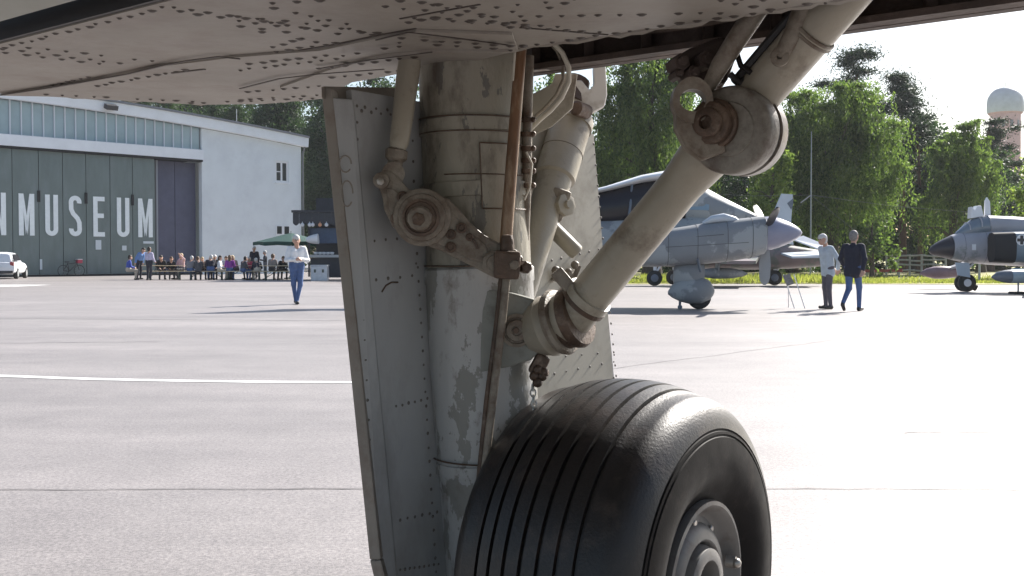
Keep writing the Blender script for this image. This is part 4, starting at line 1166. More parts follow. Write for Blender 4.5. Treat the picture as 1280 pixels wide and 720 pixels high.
# thin strut left of the upper brace, and dark fittings
mb = MB(ACB); mb.tube([PX(884, 112, 2.22), PX(900, 82, 2.2), PX(922, 48, 2.18), PX(946, 12, 2.16), PX(956, -8, 2.15)], [.014, .019, .021, .022, .022], 18); mb.build('jury_strut', GREYD, air)
def dark_cluster(pts, nm):
    mb_ = MB(ACB)
    for x_, y_, D_, r_ in pts: mb_.ball(PX(x_, y_, D_), r_, 10, 7, (1, .8, 1.1))
    return mb_.build(nm, RUST, air)
fit = MB(ACB)
fit.prism([PX(x_, y_, 2.27) for x_, y_ in ((842, 72), (862, 60), (905, 44), (925, 60), (912, 96), (902, 112), (890, 112), (868, 104), (852, 102), (848, 90))][::-1], Vector((0, .05, 0)))
ft = fit.build('brace_head_fitting', BAY, air, smooth=False, bevel=.01)
for x_, y_, r_, l_ in ((848, 80, .018, .06), (864, 92, .015, .05), (880, 76, .02, .05), (898, 100, .012, .06), (846, 94, .01, .05)):
    mb = MB(ACB); mb.lathe([(-l_ / 2, r_ * .9), (-l_ / 2 + .003, r_), (l_ / 2 - .012, r_), (l_ / 2 - .011, r_ * .6), (l_ / 2, r_ * .55), (l_ / 2, 0)], PX(x_, y_, 2.245), (.3, -1, .1), 6); mb.build('fitting_bolt', BAY, ft, angle=20)
mb = MB(ACB); mb.tube([PX(912, 92, 2.2), PX(925, 104, 2.2), PX(940, 92, 2.2)], .007, 8); mb.build('hose', BLACK, air)
mb = MB(ACB); mb.tube([PX(918, 58, 2.22), PX(926, 82, 2.2), PX(940, 92, 2.18)], .006, 8); mb.build('hose', BLACK, air)

# ---- drag strut (behind), with clevis, lug and stub
S0 = PX(648, 372, 2.72); S1 = PX(722, 128, 3.0)
sa_ = (S1 - S0).normalized(); LS = (S1 - S0).length
rs_ = 24 * 2.85 / F
def spt(f): return S0 + sa_ * (LS * f)
mb = MB(ACB); mb.tube([spt(-.05), spt(0), spt(.45), spt(.58), spt(.59), spt(.86), spt(.861), spt(.9), spt(.93), spt(.95)], [rs_ * .75, rs_ * .8, rs_ * .86, rs_ * .95, rs_ * 1.1, rs_ * 1.12, rs_ * 1.2, rs_ * 1.2, rs_ * 1.0, rs_ * .7], 30); drag = mb.build('drag_strut', GREY, air)
mb = MB(ACB); mb.tube([spt(.72), spt(.7205)], rs_ * 1.135, 30); mb.build('strut_joint', RUST, drag)
dplate([(700, 140), (712, 118), (720, 100), (727, 100), (737, 112), (743, 105), (742, 82), (757, 78), (759, 118), (756, 132), (738, 142), (730, 156), (722, 150)], 2.93, .05, 'clevis', mat('clevis_pale', (.55, .54, .5), .45, var=.1, dirt=(.3, .26, .2), dscale=9, dlo=.55, dhi=.75), drag, bev=.005)
dplate([(742, 40), (757, 40), (757, 100), (743, 100)], 3.0, .03, 'clevis_link', mat('clevis_pale', (.55, .54, .5), .45), drag, bev=.004)
mb = MB(ACB); mb.lathe([(0, .02), (.05, .02), (.055, .014), (.055, 0)], PX(733, 140, 2.92), (-.6, -.8, .1), 16); mb.build('clevis_pin', RUST, drag)
mb = MB(ACB); mb.tube([PX(722, 100, 2.98), PX(712, 128, 2.96)], [.035, .045], 14); mb.build('strut_neck', RUST, drag)
mb = MB(ACB); mb.lathe([(0, .03), (.018, .03), (.02, .024), (.02, .012), (.03, .011), (.03, 0)], PX(703, 257, 2.83), (.6, -.75, .1), 8); mb.build('side_lug', GREY, drag)
mb = MB(ACB); mb.box(PX(697, 256, 2.83), (.05, .03, .085), Matrix.Rotation(.35, 3, 'Y')); mb.build('side_lug_web', GREYD, drag, smooth=False, bevel=.01)
mb = MB(ACB); mb.tube([PX(690, 285, 2.86), PX(720, 315, 2.82), PX(722, 317, 2.82)], [.021, .021, .017], 16); mb.build('stub_pipe', GREY, drag)
# chain below the fork
mb = MB(ACB)
for i, (x_, y_) in enumerate(((672, 462), (678, 470), (672, 478), (680, 466), (668, 470))):
    mb.ball(PX(x_, y_, 2.5), .012, 8, 6)
chn = mb.build('ground_strap', RUST, air)
for i in range(5):
    c = PX(666 + i * .4, 484 + i * 7, 2.5)
    mb = MB(ACB); mb.tube([c + Vector((math.cos(a) * (.006 if i % 2 else .002), math.sin(a) * .002, math.sin(a) * .009)) for a in np.linspace(0, 6.28, 10)], .002, 5); mb.build('chain_link', STEEL, chn)

# ---- wheel
WR = .447
WC = Vector((.262, 2.55, WR - .008))
RUB = mat('tyre_rubber', (0.008, 0.007, 0.0068), .62, var=.25, vscale=9, dirt=(.035, .028, .023), dscale=10, dlo=.54, dhi=.8, bump=.05, bscale=150, spec=.12)
def tyre_profile():
    half = []
    # from crown centre to bead (a, r)
    gro = [0.0, .052, .104]
    pts = []
    def crown(a): return WR - .030 * (a / .15) ** 2.4
    a = .0
    half.append((.0, crown(0) - .009)); half.append((.0035, crown(.0035) - .009)); half.append((.005, crown(.005)))
    for gpos in (.04, .08, .118):
        half += [(gpos - .016, crown(gpos - .016)), (gpos - .005, crown(gpos - .005)), (gpos - .0035, crown(gpos - .0035) - .009), (gpos + .0035, crown(gpos + .0035) - .009), (gpos + .005, crown(gpos + .005))]
    half += [(.134, crown(.134)), (.146, crown(.146))]
    # shoulder and sidewall, with moulded rings
    rc = .285; r_top = crown(.146)
    def side(r_): return .146 + .086 * math.sqrt(max(0.0, 1 - (abs(r_ - rc) / (r_top + .0015 - rc)) ** 2.3))
    for r_ in [r_top - q for q in (.001, .0035, .0085, .0155, .0235, .0335, .0455, .0585)] + [.3505]:
        half.append((side(r_), r_))
    half += [(side(.35) - .003, .349), (side(.346) - .003, .345), (side(.344), .344), (side(.338), .338), (side(.337) - .003, .3365), (side(.333) - .003, .333), (side(.331), .3315), (side(.315), .315), (side(.3), .3), (side(.285), .285)]
    half += [(.231, .27), (.227, .25), (.217, .232), (.211, .222), (.206, .215), (.2, .206), (.197, .2), (.195, .19), (.19, .183), (.17, .178)]
    return half
hp_ = tyre_profile()
prof = [(-a, r_) for a, r_ in reversed(hp_)] + hp_[1:]
wheel = MB(ACB)
wheel.lathe([(-.12, .05), (-.12, .12), (-.10, .155), (.08, .155), (.1, .15)], WC, DV, 40)
whl = wheel.build('wheel', GREYD, air)
mb = MB(ACB); ntr = [i for i, (a, r_) in enumerate(prof) if r_ > .3498]
mb.lathe(prof, WC, DV, 128, caps=False)
mb.mi = [1 if (min(ntr) <= (i // 128) < max(ntr)) else 0 for i in range(len(mb.f))]
TREAD = mat('tyre_tread_dusty', (0.009, 0.0068, 0.0062), .42, var=.3, vscale=12, dirt=(.06, .042, .033), dscale=9, dlo=.5, dhi=.8, bump=.16, bscale=160, spec=.5)
tyre = mb.build('tyre', [RUB, TREAD], whl, angle=28)
# rim
RIM = mat('rim_paint', (0.14, 0.135, 0.128), .5, .2, var=.15, vscale=7, dirt=(.08, .06, .05), dscale=9, dlo=.5, dhi=.7)
mb = MB(ACB); mb.lathe([(.1, .175), (.2, .19), (.212, .187), (.214, .178), (.206, .17), (.182, .162), (.174, .15), (.177, .136), (.19, .128), (.198, .116), (.2, .1), (.196, .095), (.17, .088)], WC, DV, 56, caps=False); mb.build('rim', RIM, whl)
mb = MB(ACB); mb.lathe([(.13, .09), (.19, .088), (.212, .082), (.217, .073), (.216, .056), (.2, .05), (.12, .048), (.115, 0)], WC, DV, 40, caps=False); mb.build('hub_cap', RIM, whl)
u_ = DV.orthogonal().normalized(); v2_ = DV.cross(u_)
for k in range(9):
    a = k * 2 * math.pi / 9 + .2
    c = WC + DV * .17 + (u_ * math.cos(a) + v2_ * math.sin(a)) * .136
    mb = MB(ACB); mb.lathe([(0, .009), (.012, .009), (.014, .007), (.014, 0)], c, DV, 6); mb.build('wheel_bolt', STEEL, whl)
c = WC + DV * .195 + NV * .14 + Z * .02
mb = MB(ACB); mb.tube([c, c + DV * .022 + NV * .004], [.014, .014], 14); mb.ball(c + DV * .025, .012, 10, 7); mb.build('fill_valve', STEEL, whl)
# axle
mb = MB(ACB); mb.tube([PB.lerp(PBm, .25) - DV * .05, WC - DV * .02], [.07, .06], 20); mb.build('axle', GREY, air)
# ================================================================== PROPELLER AIRCRAFT
CAMO = mat('camo_blue_grey', (0.21, 0.225, 0.24), .6, var=.08, vscale=1.2, second=((.32, .34, .35), .7, .5, .53), bump=.05, bscale=3)
CAMOD = mat('camo_dark', (0.13, 0.155, 0.19), .45, var=.1, vscale=2)
LILAC = mat('spinner_grey', (0.26, 0.27, 0.36), .35, var=.06, vscale=2)
PALE = mat('pale_grey_paint', (0.5, 0.55, 0.6), .45, var=.06, vscale=2)
GLASS = mat('canopy_glass', (0.022, 0.02, 0.024), .2, spec=.35)
TYR = mat('small_tyre', (0.02, 0.02, 0.02), .7)
WHITEP = mat('white_paint', (.72, .73, .75), .4, var=.05, vscale=2)
DA = 25.4
pb_ = GX(872, DA)
pa = thing('propeller_aircraft', 'blue grey camouflaged propeller aircraft with spatted wheel behind the grey strut', 'aircraft', pb_)
X_ = Vector((1, 0, 0)); Y_ = Vector((0, 1, 0))
def sect(x, yt, yb, D, hw, p=2.4, n=24):
    a = PX(x, yt, D); b_ = PX(x, yb, D); c = (a + b_) / 2
    return ring(c, Y_, Z, hw, (a.z - b_.z) / 2, n, p)
def body(stations, D, nm, m, par, off, p=2.4):
    mb_ = MB(off); mb_.loft([sect(x, yt, yb, D, hw, p) for x, yt, yb, hw in stations]); return mb_.build(nm, m, par)
Dn = 24.9; Df = 26.3
nac = body([(790, 291, 333, .40), (820, 288, 333.5, .47), (850, 284, 332, .5), (880, 279, 330, .5), (910, 275, 327, .49), (940, 271.5, 322, .47), (953, 270, 318, .44), (954.5, 272, 316, .40)], Dn, 'engine_nacelle', CAMO, pa, pb_, 3.0)
body([(955, 271, 313, .39), (965, 270.5, 312, .39), (975, 273, 309, .34), (985, 277, 305, .27), (994, 282, 300, .18), (1000, 286.5, 295.5, .09), (1002.5, 290, 292, .02)], Dn, 'spinner', LILAC, pa, pb_, 2.0)
fus = body([(440, 300, 312, .12), (520, 288, 318, .35), (600, 280, 326, .6), (700, 272, 332, .72), (790, 268, 332, .75), (860, 266, 328, .72), (905, 266, 322, .6), (935, 270, 312, .45), (950, 275, 306, .28), (958, 284, 300, .1)], Df, 'fuselage', CAMO, pa, pb_, 2.6)
cab = body([(560, 284, 300, .3), (640, 264, 300, .5), (700, 248, 296, .6), (757, 236.5, 290, .66), (800, 225, 290, .68), (835, 219, 290, .68), (852, 221, 288, .67)], Df, 'cabin_glazing', GLASS, pa, pb_, 2.4)
body([(690, 248.5, 253, .3), (715, 243, 250, .5), (757, 233, 241, .6), (800, 219.5, 231, .66), (835, 213, 226, .68), (853, 215.5, 228, .66)], Df, 'cabin_roof', WHITEP, pa, pb_, 2.2)
body([(852.5, 216.5, 288, .665), (872, 228, 287, .64), (884, 236.5, 286, .6), (905, 248, 284, .52), (925, 258, 282, .44), (944, 268, 281, .3)], Df, 'windscreen_fairing', CAMO, pa, pb_, 2.2)
# window frames on the glazing
for x_, y0, y1 in ((746, 240, 284), (790, 230, 284), (834, 224, 284)):
    mb = MB(pb_); mb.tube([PX(x_ - 6, y1, Df - .70), PX(x_ - 2, (y0 + y1) / 2, Df - .69), PX(x_, y0, Df - .5)], .028, 8); mb.build('window_frame', CAMOD, cab)
mb = MB(pb_); DD = Df - .655
mb.prism([PX(862, 262, DD), PX(886, 263, DD), PX(888, 246, DD + .12), PX(872, 234, DD + .12)], Vector((0, .12, 0))); mb.build('windscreen', mat('windscreen_glass', (.22, .3, .36), .1), cab, smooth=False)
# pitot / exhaust lumps on top of the nacelle
mb = MB(pb_); mb.tube([PX(878, 279, Dn - .2), PX(890, 274, Dn - .25), PX(904, 272, Dn - .25), PX(918, 275, Dn - .2), PX(926, 279, Dn - .2)], [.03, .085, .1, .08, .03], 12); mb.build('exhaust_cover', PALE, nac)
mb = MB(pb_); mb.tube([PX(872, 324, Dn - .52), PX(874, 332, Dn - .45), PX(876, 340, Dn - .4)], .03, 8); mb.build('vent_pipe', CAMOD, nac)
def panel_ring(x, yt, yb, D, hw, p, par, off):
    r_ = sect(x, yt, yb, D, hw * 1.002, p, 32)
    m_ = MB(off); m_.tube(r_ + [r_[0]], .005, 5); m_.build('panel_line', mat('panel_line_dark', (.06, .065, .07), .7), par)
for x_, yt, yb, hw in ((832, 286.8, 333, .482), (868, 281, 331, .5), (905, 275.6, 327.5, .4915), (936, 272, 323, .474)):
    panel_ring(x_, yt, yb, Dn, hw, 3.0, nac, pb_)
for x0, y0, x1, y1 in ((832, 309, 936, 303), (868, 296, 905, 293)):
    mb = MB(pb_); mb.tube([PX(x0, y0, Dn - .488), PX(868 if x0 < 868 else (x0 + x1) / 2, (y0 + (y1 - y0) * .34) if x0 < 868 else (y0 + y1) / 2, Dn - .502), PX(x1, y1, Dn - .478 if x1 > 920 else Dn - .495)], .005, 5); mb.build('panel_line', mat('panel_line_dark', (.06, .065, .07), .7), nac)
# propeller
RAD0 = mat('blade_black', (.018, .018, .022), .4)
pc = PX(957, 291, Dn)
for k in range(3):
    a = R(-90 + 120 * k + 4)
    d_ = Vector((0, math.cos(a), math.sin(a)))
    mb = MB(pb_)
    secs = []
    for f, ch, tw in ((.28, .12, 1.3), (.4, .17, 1.25), (.65, .21, 1.15), (.9, .2, 1.1), (1.0, .15, 1.1), (1.06, .05, 1.1)):
        cc = pc + d_ * (1.12 * f)
        cw = d_.cross(X_).normalized() * math.cos(tw) + X_ * math.sin(tw)
        th = d_.cross(cw).normalized()
        secs.append([cc + cw * ch * c1 * .5 * 1.25 + th * t1 * .018 for c1, t1 in ((-1, 0), (-.4, 1), (.4, 1), (1, 0), (.4, -1), (-.4, -1))])
    mb.loft(secs); mb.build('propeller_blade', mat('blade_grey', (.3, .32, .34), .5) if k == 0 else RAD0, pa)
# leg fairing, spat and tyre
dl = 24.9
leg = body([(842, 334, 354, .08), (848, 326, 356, .16), (858, 326, 358, .22), (870, 326, 358, .22), (880, 328, 356, .1)], dl, 'leg_fairing', CAMO, pa, pb_, 2.2)
spat = body([(835, 364, 368, .03), (840, 356, 372, .12), (850, 349, 377, .22), (862, 346, 380, .26), (876, 346, 380, .26), (886, 350, 376, .2), (891, 357, 370, .1), (893, 362, 366, .03)], dl, 'wheel_spat', CAMO, pa, pb_, 2.3)
wcp = PX(874, 371, dl); wcp.z = .275
mb = MB(pb_); mb.lathe([(-.1, .1), (-.1, .2), (-.07, .26), (0, .275), (.07, .26), (.1, .2), (.1, .1)], wcp, (0, 1, 0), 24); mb.build('tyre', TYR, pa)
mb = MB(pb_); p = PX(850, 374, dl); mb.tube([p, Vector((p.x, p.y, .03))], .03, 8); mb.lathe([(-.04, .03), (-.04, .05), (.04, .05), (.04, .03)], Vector((p.x, p.y, .05)), (0, 1, 0), 10); mb.build('tie_down', CAMOD, pa)
# tail
mb = MB(pb_); mb.prism([PX(440, 300, Df - .04), PX(520, 290, Df - .04), PX(480, 215, Df - .04), PX(448, 213, Df - .04)], Vector((0, .08, 0))); mb.build('tail_fin', CAMO, pa, smooth=False)

# ================================================================== GREY JET BEHIND
Dj = 46.0
jb = GX(900, Dj)
jet = thing('grey_jet', 'parked jet with pale swept tail fin behind the propeller aircraft', 'aircraft', jb)
BRN = mat('jet_brown_grey', (0.2, 0.16, 0.16), .4, var=.1, vscale=1, second=((.13, .14, .12), .8, .5, .54))
body([(756, 319, 322, .06), (775, 313, 326, .22), (810, 305, 331, .45), (850, 300, 335, .6), (900, 299, 337, .65), (950, 301, 337, .6), (985, 306, 336, .5), (1015, 311, 334, .4), (1042, 315, 331, .3), (1043, 318, 329, .2)], Dj, 'fuselage', BRN, jet, jb, 2.2)
mb = MB(jb); mb.prism([PX(952, 300, Dj - .05), PX(992, 306, Dj - .05), PX(989, 276, Dj - .05), PX(990.5, 256, Dj - .05), PX(991, 243, Dj - .05), PX(977, 242, Dj - .05)], Vector((0, .1, 0))); mb.build('tail_fin', PALE, jet, smooth=False)
mb = MB(jb); mb.prism([PX(984, 254, Dj - .07), PX(991.5, 248, Dj - .07), PX(991.5, 256, Dj - .07), PX(989, 262, Dj - .07)], Vector((0, .14, 0))); mb.build('rudder_patch', CAMOD, jet, smooth=False)
mb = MB(jb); mb.prism([PX(990, 300, Dj - .4), PX(1004, 296, Dj - .4), PX(1043, 312, Dj - 2.2), PX(1028, 314, Dj - 2.2)], Vector((0, 0, .05))); mb.build('tailplane', WHITEP, jet, smooth=False)
mb = MB(jb); mb.prism([PX(975, 318, Dj - .4), PX(1035, 316, Dj - .4), PX(1040, 322, Dj - 2.4), PX(990, 323, Dj - 2.4)], Vector((0, 0, .08))); mb.build('wing_tip_panel', PALE, jet, smooth=False)
mb = MB(jb); mb.prism([PX(840, 322, Dj - .5), PX(950, 322, Dj - .5), PX(945, 330, Dj - 4), PX(905, 330, Dj - 4)], Vector((0, 0, .12))); mb.build('wing', BRN, jet, smooth=False)
body([(866, 341, 343, .04), (876, 336.5, 346.5, .16), (895, 334.5, 348.5, .24), (915, 335, 348, .24), (928, 338, 346, .12), (934, 341.5, 343, .03)], Dj - 2.6, 'drop_tank', CAMO, jet, jb, 2)
mb = MB(jb); mb.bar(PX(897, 338, Dj - 2.6), PX(897, 328, Dj - 2.6), .06, .7, Y_); mb.build('pylon', CAMO, jet, smooth=False)
for x_, D_, nm in ((818, Dj - .9, 'main_wheel'), (842, Dj + .9, 'main_wheel'), (968, Dj, 'tail_end_wheel')):
    c = GX(x_, D_); c.z = .33
    mb = MB(jb); mb.lathe([(-.1, .12), (-.1, .26), (-.06, .32), (.06, .32), (.1, .26), (.1, .12)], c, (0, 1, 0), 20); wl = mb.build('wheel', TYR, jet)
    mb = MB(jb); mb.lathe([(-.115, .0), (-.115, .14), (-.1, .16)], c, (0, 1, 0), 16); mb.build('hub', CAMOD, wl)
    mb = MB(jb); mb.tube([c, c + Vector((.05, 0, .8))], [.06, .08], 8); mb.build('gear_leg', WHITEP, jet)
    mb = MB(jb); mb.tube([c + Z * .1, c + Vector((.45, 0, .85))], .04, 8); mb.build('gear_strut', WHITEP, jet)

# ================================================================== FIGHTER AT RIGHT EDGE
Dp = 37.6
fb = GX(1250, Dp)
fj = thing('jet_fighter', 'grey jet fighter with black radome nose at the right edge', 'aircraft', fb)
FG = mat('fighter_grey', (0.34, 0.34, 0.37), .38, var=.08, vscale=1.2, second=((.23, .25, .25), .7, .52, .56))
RAD = mat('radome_black', (0.03, 0.026, 0.03), .35)
body([(1161, 312.5, 314.5, .03), (1164, 308, 318, .14), (1170, 303.5, 320, .26), (1178, 299, 322, .36), (1187, 295, 324, .43)], Dp, 'radome', RAD, fj, fb, 2.1)
fz = body([(1187.5, 294.5, 324.5, .44), (1197, 291, 326.5, .5), (1213, 288, 329, .55), (1238, 285, 331, .6), (1280, 284, 333, .66), (1340, 284, 334, .7), (1480, 284, 334, .75), (1640, 285, 328, .7), (1760, 292, 318, .4)], Dp, 'fuselage', FG, fj, fb, 2.3)
for x_, yt, yb, hw in ((1200, 290.4, 327, .51), (1226, 286.5, 330, .576)):
    panel_ring(x_, yt, yb, Dp, hw, 2.3, fz, fb)
cn = body([(1194, 291, 297, .1), (1204, 281.5, 297, .3), (1214, 274, 297, .4), (1222, 271, 297, .43), (1232, 270, 297, .44)], Dp, 'front_canopy', mat('fighter_glass', (.16, .2, .24), .06, spec=.8), fj, fb, 2.2)
body([(1232.5, 269.5, 297, .445), (1238, 269.5, 297, .45), (1262, 270.5, 297, .45), (1300, 273, 297, .42), (1360, 278, 297, .35), (1480, 284, 297, .2)], Dp, 'rear_canopy_spine', FG, fj, fb, 2.2)
for x_ in (1208, 1221, 1232):
    mb = MB(fb); yt = 278.5 if x_ == 1208 else (270.7 if x_ == 1221 else 269.3)
    hw = .34 if x_ == 1208 else .445
    a = PX(x_, yt, Dp); b_ = PX(x_, 297, Dp); c = (a + b_) / 2
    pts = ring(c, Y_, Z, hw, (a.z - b_.z) / 2, 24, 2.2)
    mb.tube(pts[:13], .022, 6); mb.build('canopy_frame', FG, cn)
mb = MB(fb); mb.prism([PX(1231, 270, Dp), PX(1238.5, 270, Dp), PX(1237.5, 252, Dp), PX(1234, 246.5, Dp), PX(1231.5, 251, Dp)], Vector((0, .08, 0))); mb.build('raised_panel', WHITEP, fj, smooth=False)
mb = MB(fb); mb.prism([PX(1214, 273, Dp - .2), PX(1230, 270.5, Dp - .2), PX(1227, 257, Dp - .2), PX(1222, 257, Dp - .2), PX(1219, 263, Dp - .2), PX(1215, 258, Dp - .2)], Vector((0, .35, 0))); mb.build('canopy_glare_block', WHITEP, fj, smooth=False, bevel=.03)  # white block stands for sun glare above the canopy
# intake
ins = []
for x_, hw_, yt, yb in ((1238, .12, 293, 327), (1239, .3, 291, 328), (1265, .36, 290, 329), (1330, .42, 289, 331), (1460, .45, 288, 332)):
    a = PX(x_, yt, Dp - .85); b_ = PX(x_, yb, Dp - .85); ins.append(ring((a + b_) / 2, Y_, Z, hw_, (a.z - b_.z) / 2, 20, 3.2))
mb = MB(fb); mb.loft(ins[2:]); mb.build('intake', mat('intake_blue_grey', (.2, .25, .29), .4, var=.08), fj)
mb = MB(fb); mb.loft(ins[1:3]); mb.build('intake_mouth', DARK, fj)
mb = MB(fb); mb.prism([PX(1236.5, 293, Dp - .62), PX(1236.5, 328, Dp - .62), PX(1265, 328, Dp - .62), PX(1265, 291, Dp - .62)][::-1], Vector((0, .04, 0))); mb.build('splitter_plate', mat('splitter_grey', (.13, .125, .13), .5), fj, smooth=False)
c = PX(1277, 300, Dp - 1.225)
mb = MB(fb); mb.lathe([(0, .18), (.01, .18), (.01, 0)], c, (0, -1, 0), 20); em = mb.build('roundel', WHITEP, fj)
mb = MB(fb); mb.box(c + Vector((0, -.012, 0)), (.1, .01, .3)); mb.box(c + Vector((0, -.012, 0)), (.3, .0102, .1)); mb.build('roundel_cross', RAD, em, smooth=False)
mb = MB(fb); mb.box(PX(1217.5, 309, Dp - .565), (.13, .02, .2)); mb.build('stencil_patch', WHITEP, fj, smooth=False)
# nose gear
nw = GX(1206.5, Dp); nw.z = .31
for dy in (-.14, .14):
    mb = MB(fb); mb.lathe([(-.08, .12), (-.08, .25), (-.05, .305), (.05, .305), (.08, .25), (.08, .12)], nw + Y_ * dy, (0, 1, 0), 22); wl = mb.build('nose_wheel', TYR, fj)
    mb = MB(fb); mb.lathe([(-.085, 0), (-.085, .13), (-.07, .14)], nw + Y_ * dy, (0, 1, 0), 14); mb.build('hub', WHITEP, wl)
mb = MB(fb); mb.tube([nw, nw + Vector((.03, 0, .5)), nw + Vector((.05, 0, 1.0))], [.07, .07, .09], 12); mb.build('nose_leg', WHITEP, fj)
mb = MB(fb); mb.tube([nw + Vector((.05, 0, .45)), nw + Vector((.6, 0, .95))], .04, 8); mb.build('nose_strut', WHITEP, fj)
mb = MB(fb); mb.prism([PX(1194, 328, Dp - .25), PX(1212, 329, Dp - .25), PX(1213, 347, Dp - .3), PX(1197, 344, Dp - .3)], Vector((0, .03, 0))); mb.build('nose_gear_door', PALE, fj, smooth=False)
mb = MB(fb); mb.tube([nw + Vector((.2, 0, -.1)), nw + Vector((.38, 0, -.18))], [.1, .12], 10); mb.build('wheel_chock', TYR, fj)
# tanks and wing
t1 = body([(1150, 340.5, 342.5, .03), (1158, 335.5, 346, .16), (1168, 333, 348.5, .25), (1180, 332.5, 348.5, .27), (1195, 334, 347, .2), (1207, 338.5, 343, .05)], Dp + 3.2, 'drop_tank', mat('tank_maroon_grey', (.2, .14, .16), .4, var=.1), fj, fb, 2)
t2 = body([(1239.5, 345.5, 347.5, .03), (1246, 340, 351, .16), (1256, 337.5, 353.5, .24), (1262, 337, 354, .26)], Dp - 3.0, 'drop_tank_nose', CAMOD, fj, fb, 2)
body([(1262.2, 337, 354, .262), (1310, 337, 354, .28), (1420, 340, 351, .1)], Dp - 3.0, 'drop_tank', mat('tank_light_blue', (.36, .46, .52), .4), fj, fb, 2)
mb = MB(fb); mb.prism([PX(1300, 326, Dp + 5), PX(1300, 326, Dp - 5), PX(1480, 326, Dp - 5), PX(1500, 326, Dp + 5)], Z * .15); mb.build('wing', FG, fj, smooth=False)
for dd in (3.2, -3.0):
    mb = MB(fb); mb.bar(PX(1185 if dd > 0 else 1290, 336, Dp + dd), PX(1215 if dd > 0 else 1310, 326, Dp + dd), .08, .5, Y_); mb.build('pylon', FG, fj, smooth=False)
for dd in (2.6, -2.6):
    c = GX(1400, Dp + dd); c.z = .36
    mb = MB(fb); mb.lathe([(-.1, .15), (-.1, .3), (-.05, .36), (.05, .36), (.1, .3), (.1, .15)], c, (0, 1, 0), 20); mb.tube([c, c + Z * 1.0], .09, 10); mb.build('main_wheel', TYR, fj)

# info boards
def easel(x_, D_, label):
    b_ = GX(x_, D_); s_ = D_ / F
    t_ = thing('info_easel', label, 'sign', b_)
    fr = WHITEP
    for dx, ln in ((-.12, 1), (.12, 1)):
        mb_ = MB(b_); mb_.tube([b_ + Vector((dx + .12, -.1, 0)), b_ + Vector((dx - .1, .05, .78))], .012, 8); mb_.build('leg', fr, t_)
    mb_ = MB(b_); mb_.tube([b_ + Vector((.0, .45, 0)), b_ + Vector((-.1, .08, .75))], .012, 8); mb_.build('leg', fr, t_)
    mb_ = MB(b_); mb_.box(b_ + Vector((-.12, .0, .66)), (.17, .025, .26), Matrix.Rotation(-.25, 3, 'X') @ Matrix.Rotation(-.35, 3, 'Y')); mb_.build('board', mat('board_dark', (.22, .21, .2), .5, var=.3, vscale=20), t_, smooth=False)
    return t_
easel(992, 25.3, 'small info easel on thin white legs in front of the propeller aircraft')
b_ = GX(1273, 35.2); t = thing('info_board', 'low info board stand beside the fighter nose wheel', 'sign', b_)
mb = MB(b_); mb.box(b_ + Vector((0, 0, .04)), (.42, .5, .08)); mb.build('base', TYR, t, smooth=False, bevel=.015)
mb = MB(b_); mb.tube([b_ + Z * .08, b_ + Z * .5], .03, 10); mb.build('post', MET, t)
mb = MB(b_); mb.box(b_ + Vector((.05, 0, .66)), (.5, .03, .34), Matrix.Rotation(-.4, 3, 'X')); mb.build('board', mat('board_pale_blue', (.5, .6, .68), .4), t, smooth=False)
# ================================================================== PEOPLE (one continuous surface per body)
def surface_nets(f, org, res):
    nx, ny, nz = f.shape
    s = f < 0
    cor = [(i, j, k) for i in (0, 1) for j in (0, 1) for k in (0, 1)]
    sub = lambda a, c: a[c[0]:nx - 1 + c[0], c[1]:ny - 1 + c[1], c[2]:nz - 1 + c[2]]
    cnt = sum(sub(s, c).astype(np.int8) for c in cor)
    act = (cnt > 0) & (cnt < 8)
    ii = np.argwhere(act)
    idx = -np.ones(act.shape, np.int64); idx[act] = np.arange(len(ii))
    acc = np.zeros((len(ii), 3)); num = np.zeros(len(ii))
    fv = {c: sub(f, c)[act] for c in cor}
    for a in cor:
        for ax in range(3):
            if a[ax] == 0:
                b = list(a); b[ax] = 1; b = tuple(b)
                fa, fb_ = fv[a], fv[b]
                cr_ = (fa < 0) != (fb_ < 0)
                t = np.where(cr_, fa / np.where(np.abs(fa - fb_) < 1e-12, 1, fa - fb_), 0)
                p = np.array(a, float)[None] + t[:, None] * np.eye(3)[ax][None]
                acc += p * cr_[:, None]; num += cr_
    V = (ii + acc / num[:, None]) * res + np.array(org)
    Q = []
    for ax in range(3):
        o1, o2 = [(1, 2), (2, 0), (0, 1)][ax]
        sl0 = [slice(None)] * 3; sl1 = [slice(None)] * 3
        sl0[ax] = slice(0, -1); sl1[ax] = slice(1, None)
        cr_ = s[tuple(sl0)] != s[tuple(sl1)]
        e = np.argwhere(cr_)
        ok = (e[:, o1] > 0) & (e[:, o2] > 0) & (e[:, o1] < f.shape[o1] - 1) & (e[:, o2] < f.shape[o2] - 1)
        e = e[ok]
        inside0 = s[tuple(e.T)]
        d1 = np.zeros(3, int); d1[o1] = 1; d2 = np.zeros(3, int); d2[o2] = 1
        q = np.stack([idx[tuple((e - d1 - d2).T)], idx[tuple((e - d2).T)], idx[tuple(e.T)], idx[tuple((e - d1).T)]], 1)
        q[~inside0] = q[~inside0][:, ::-1]
        Q.append(q)
    return V, np.concatenate(Q)

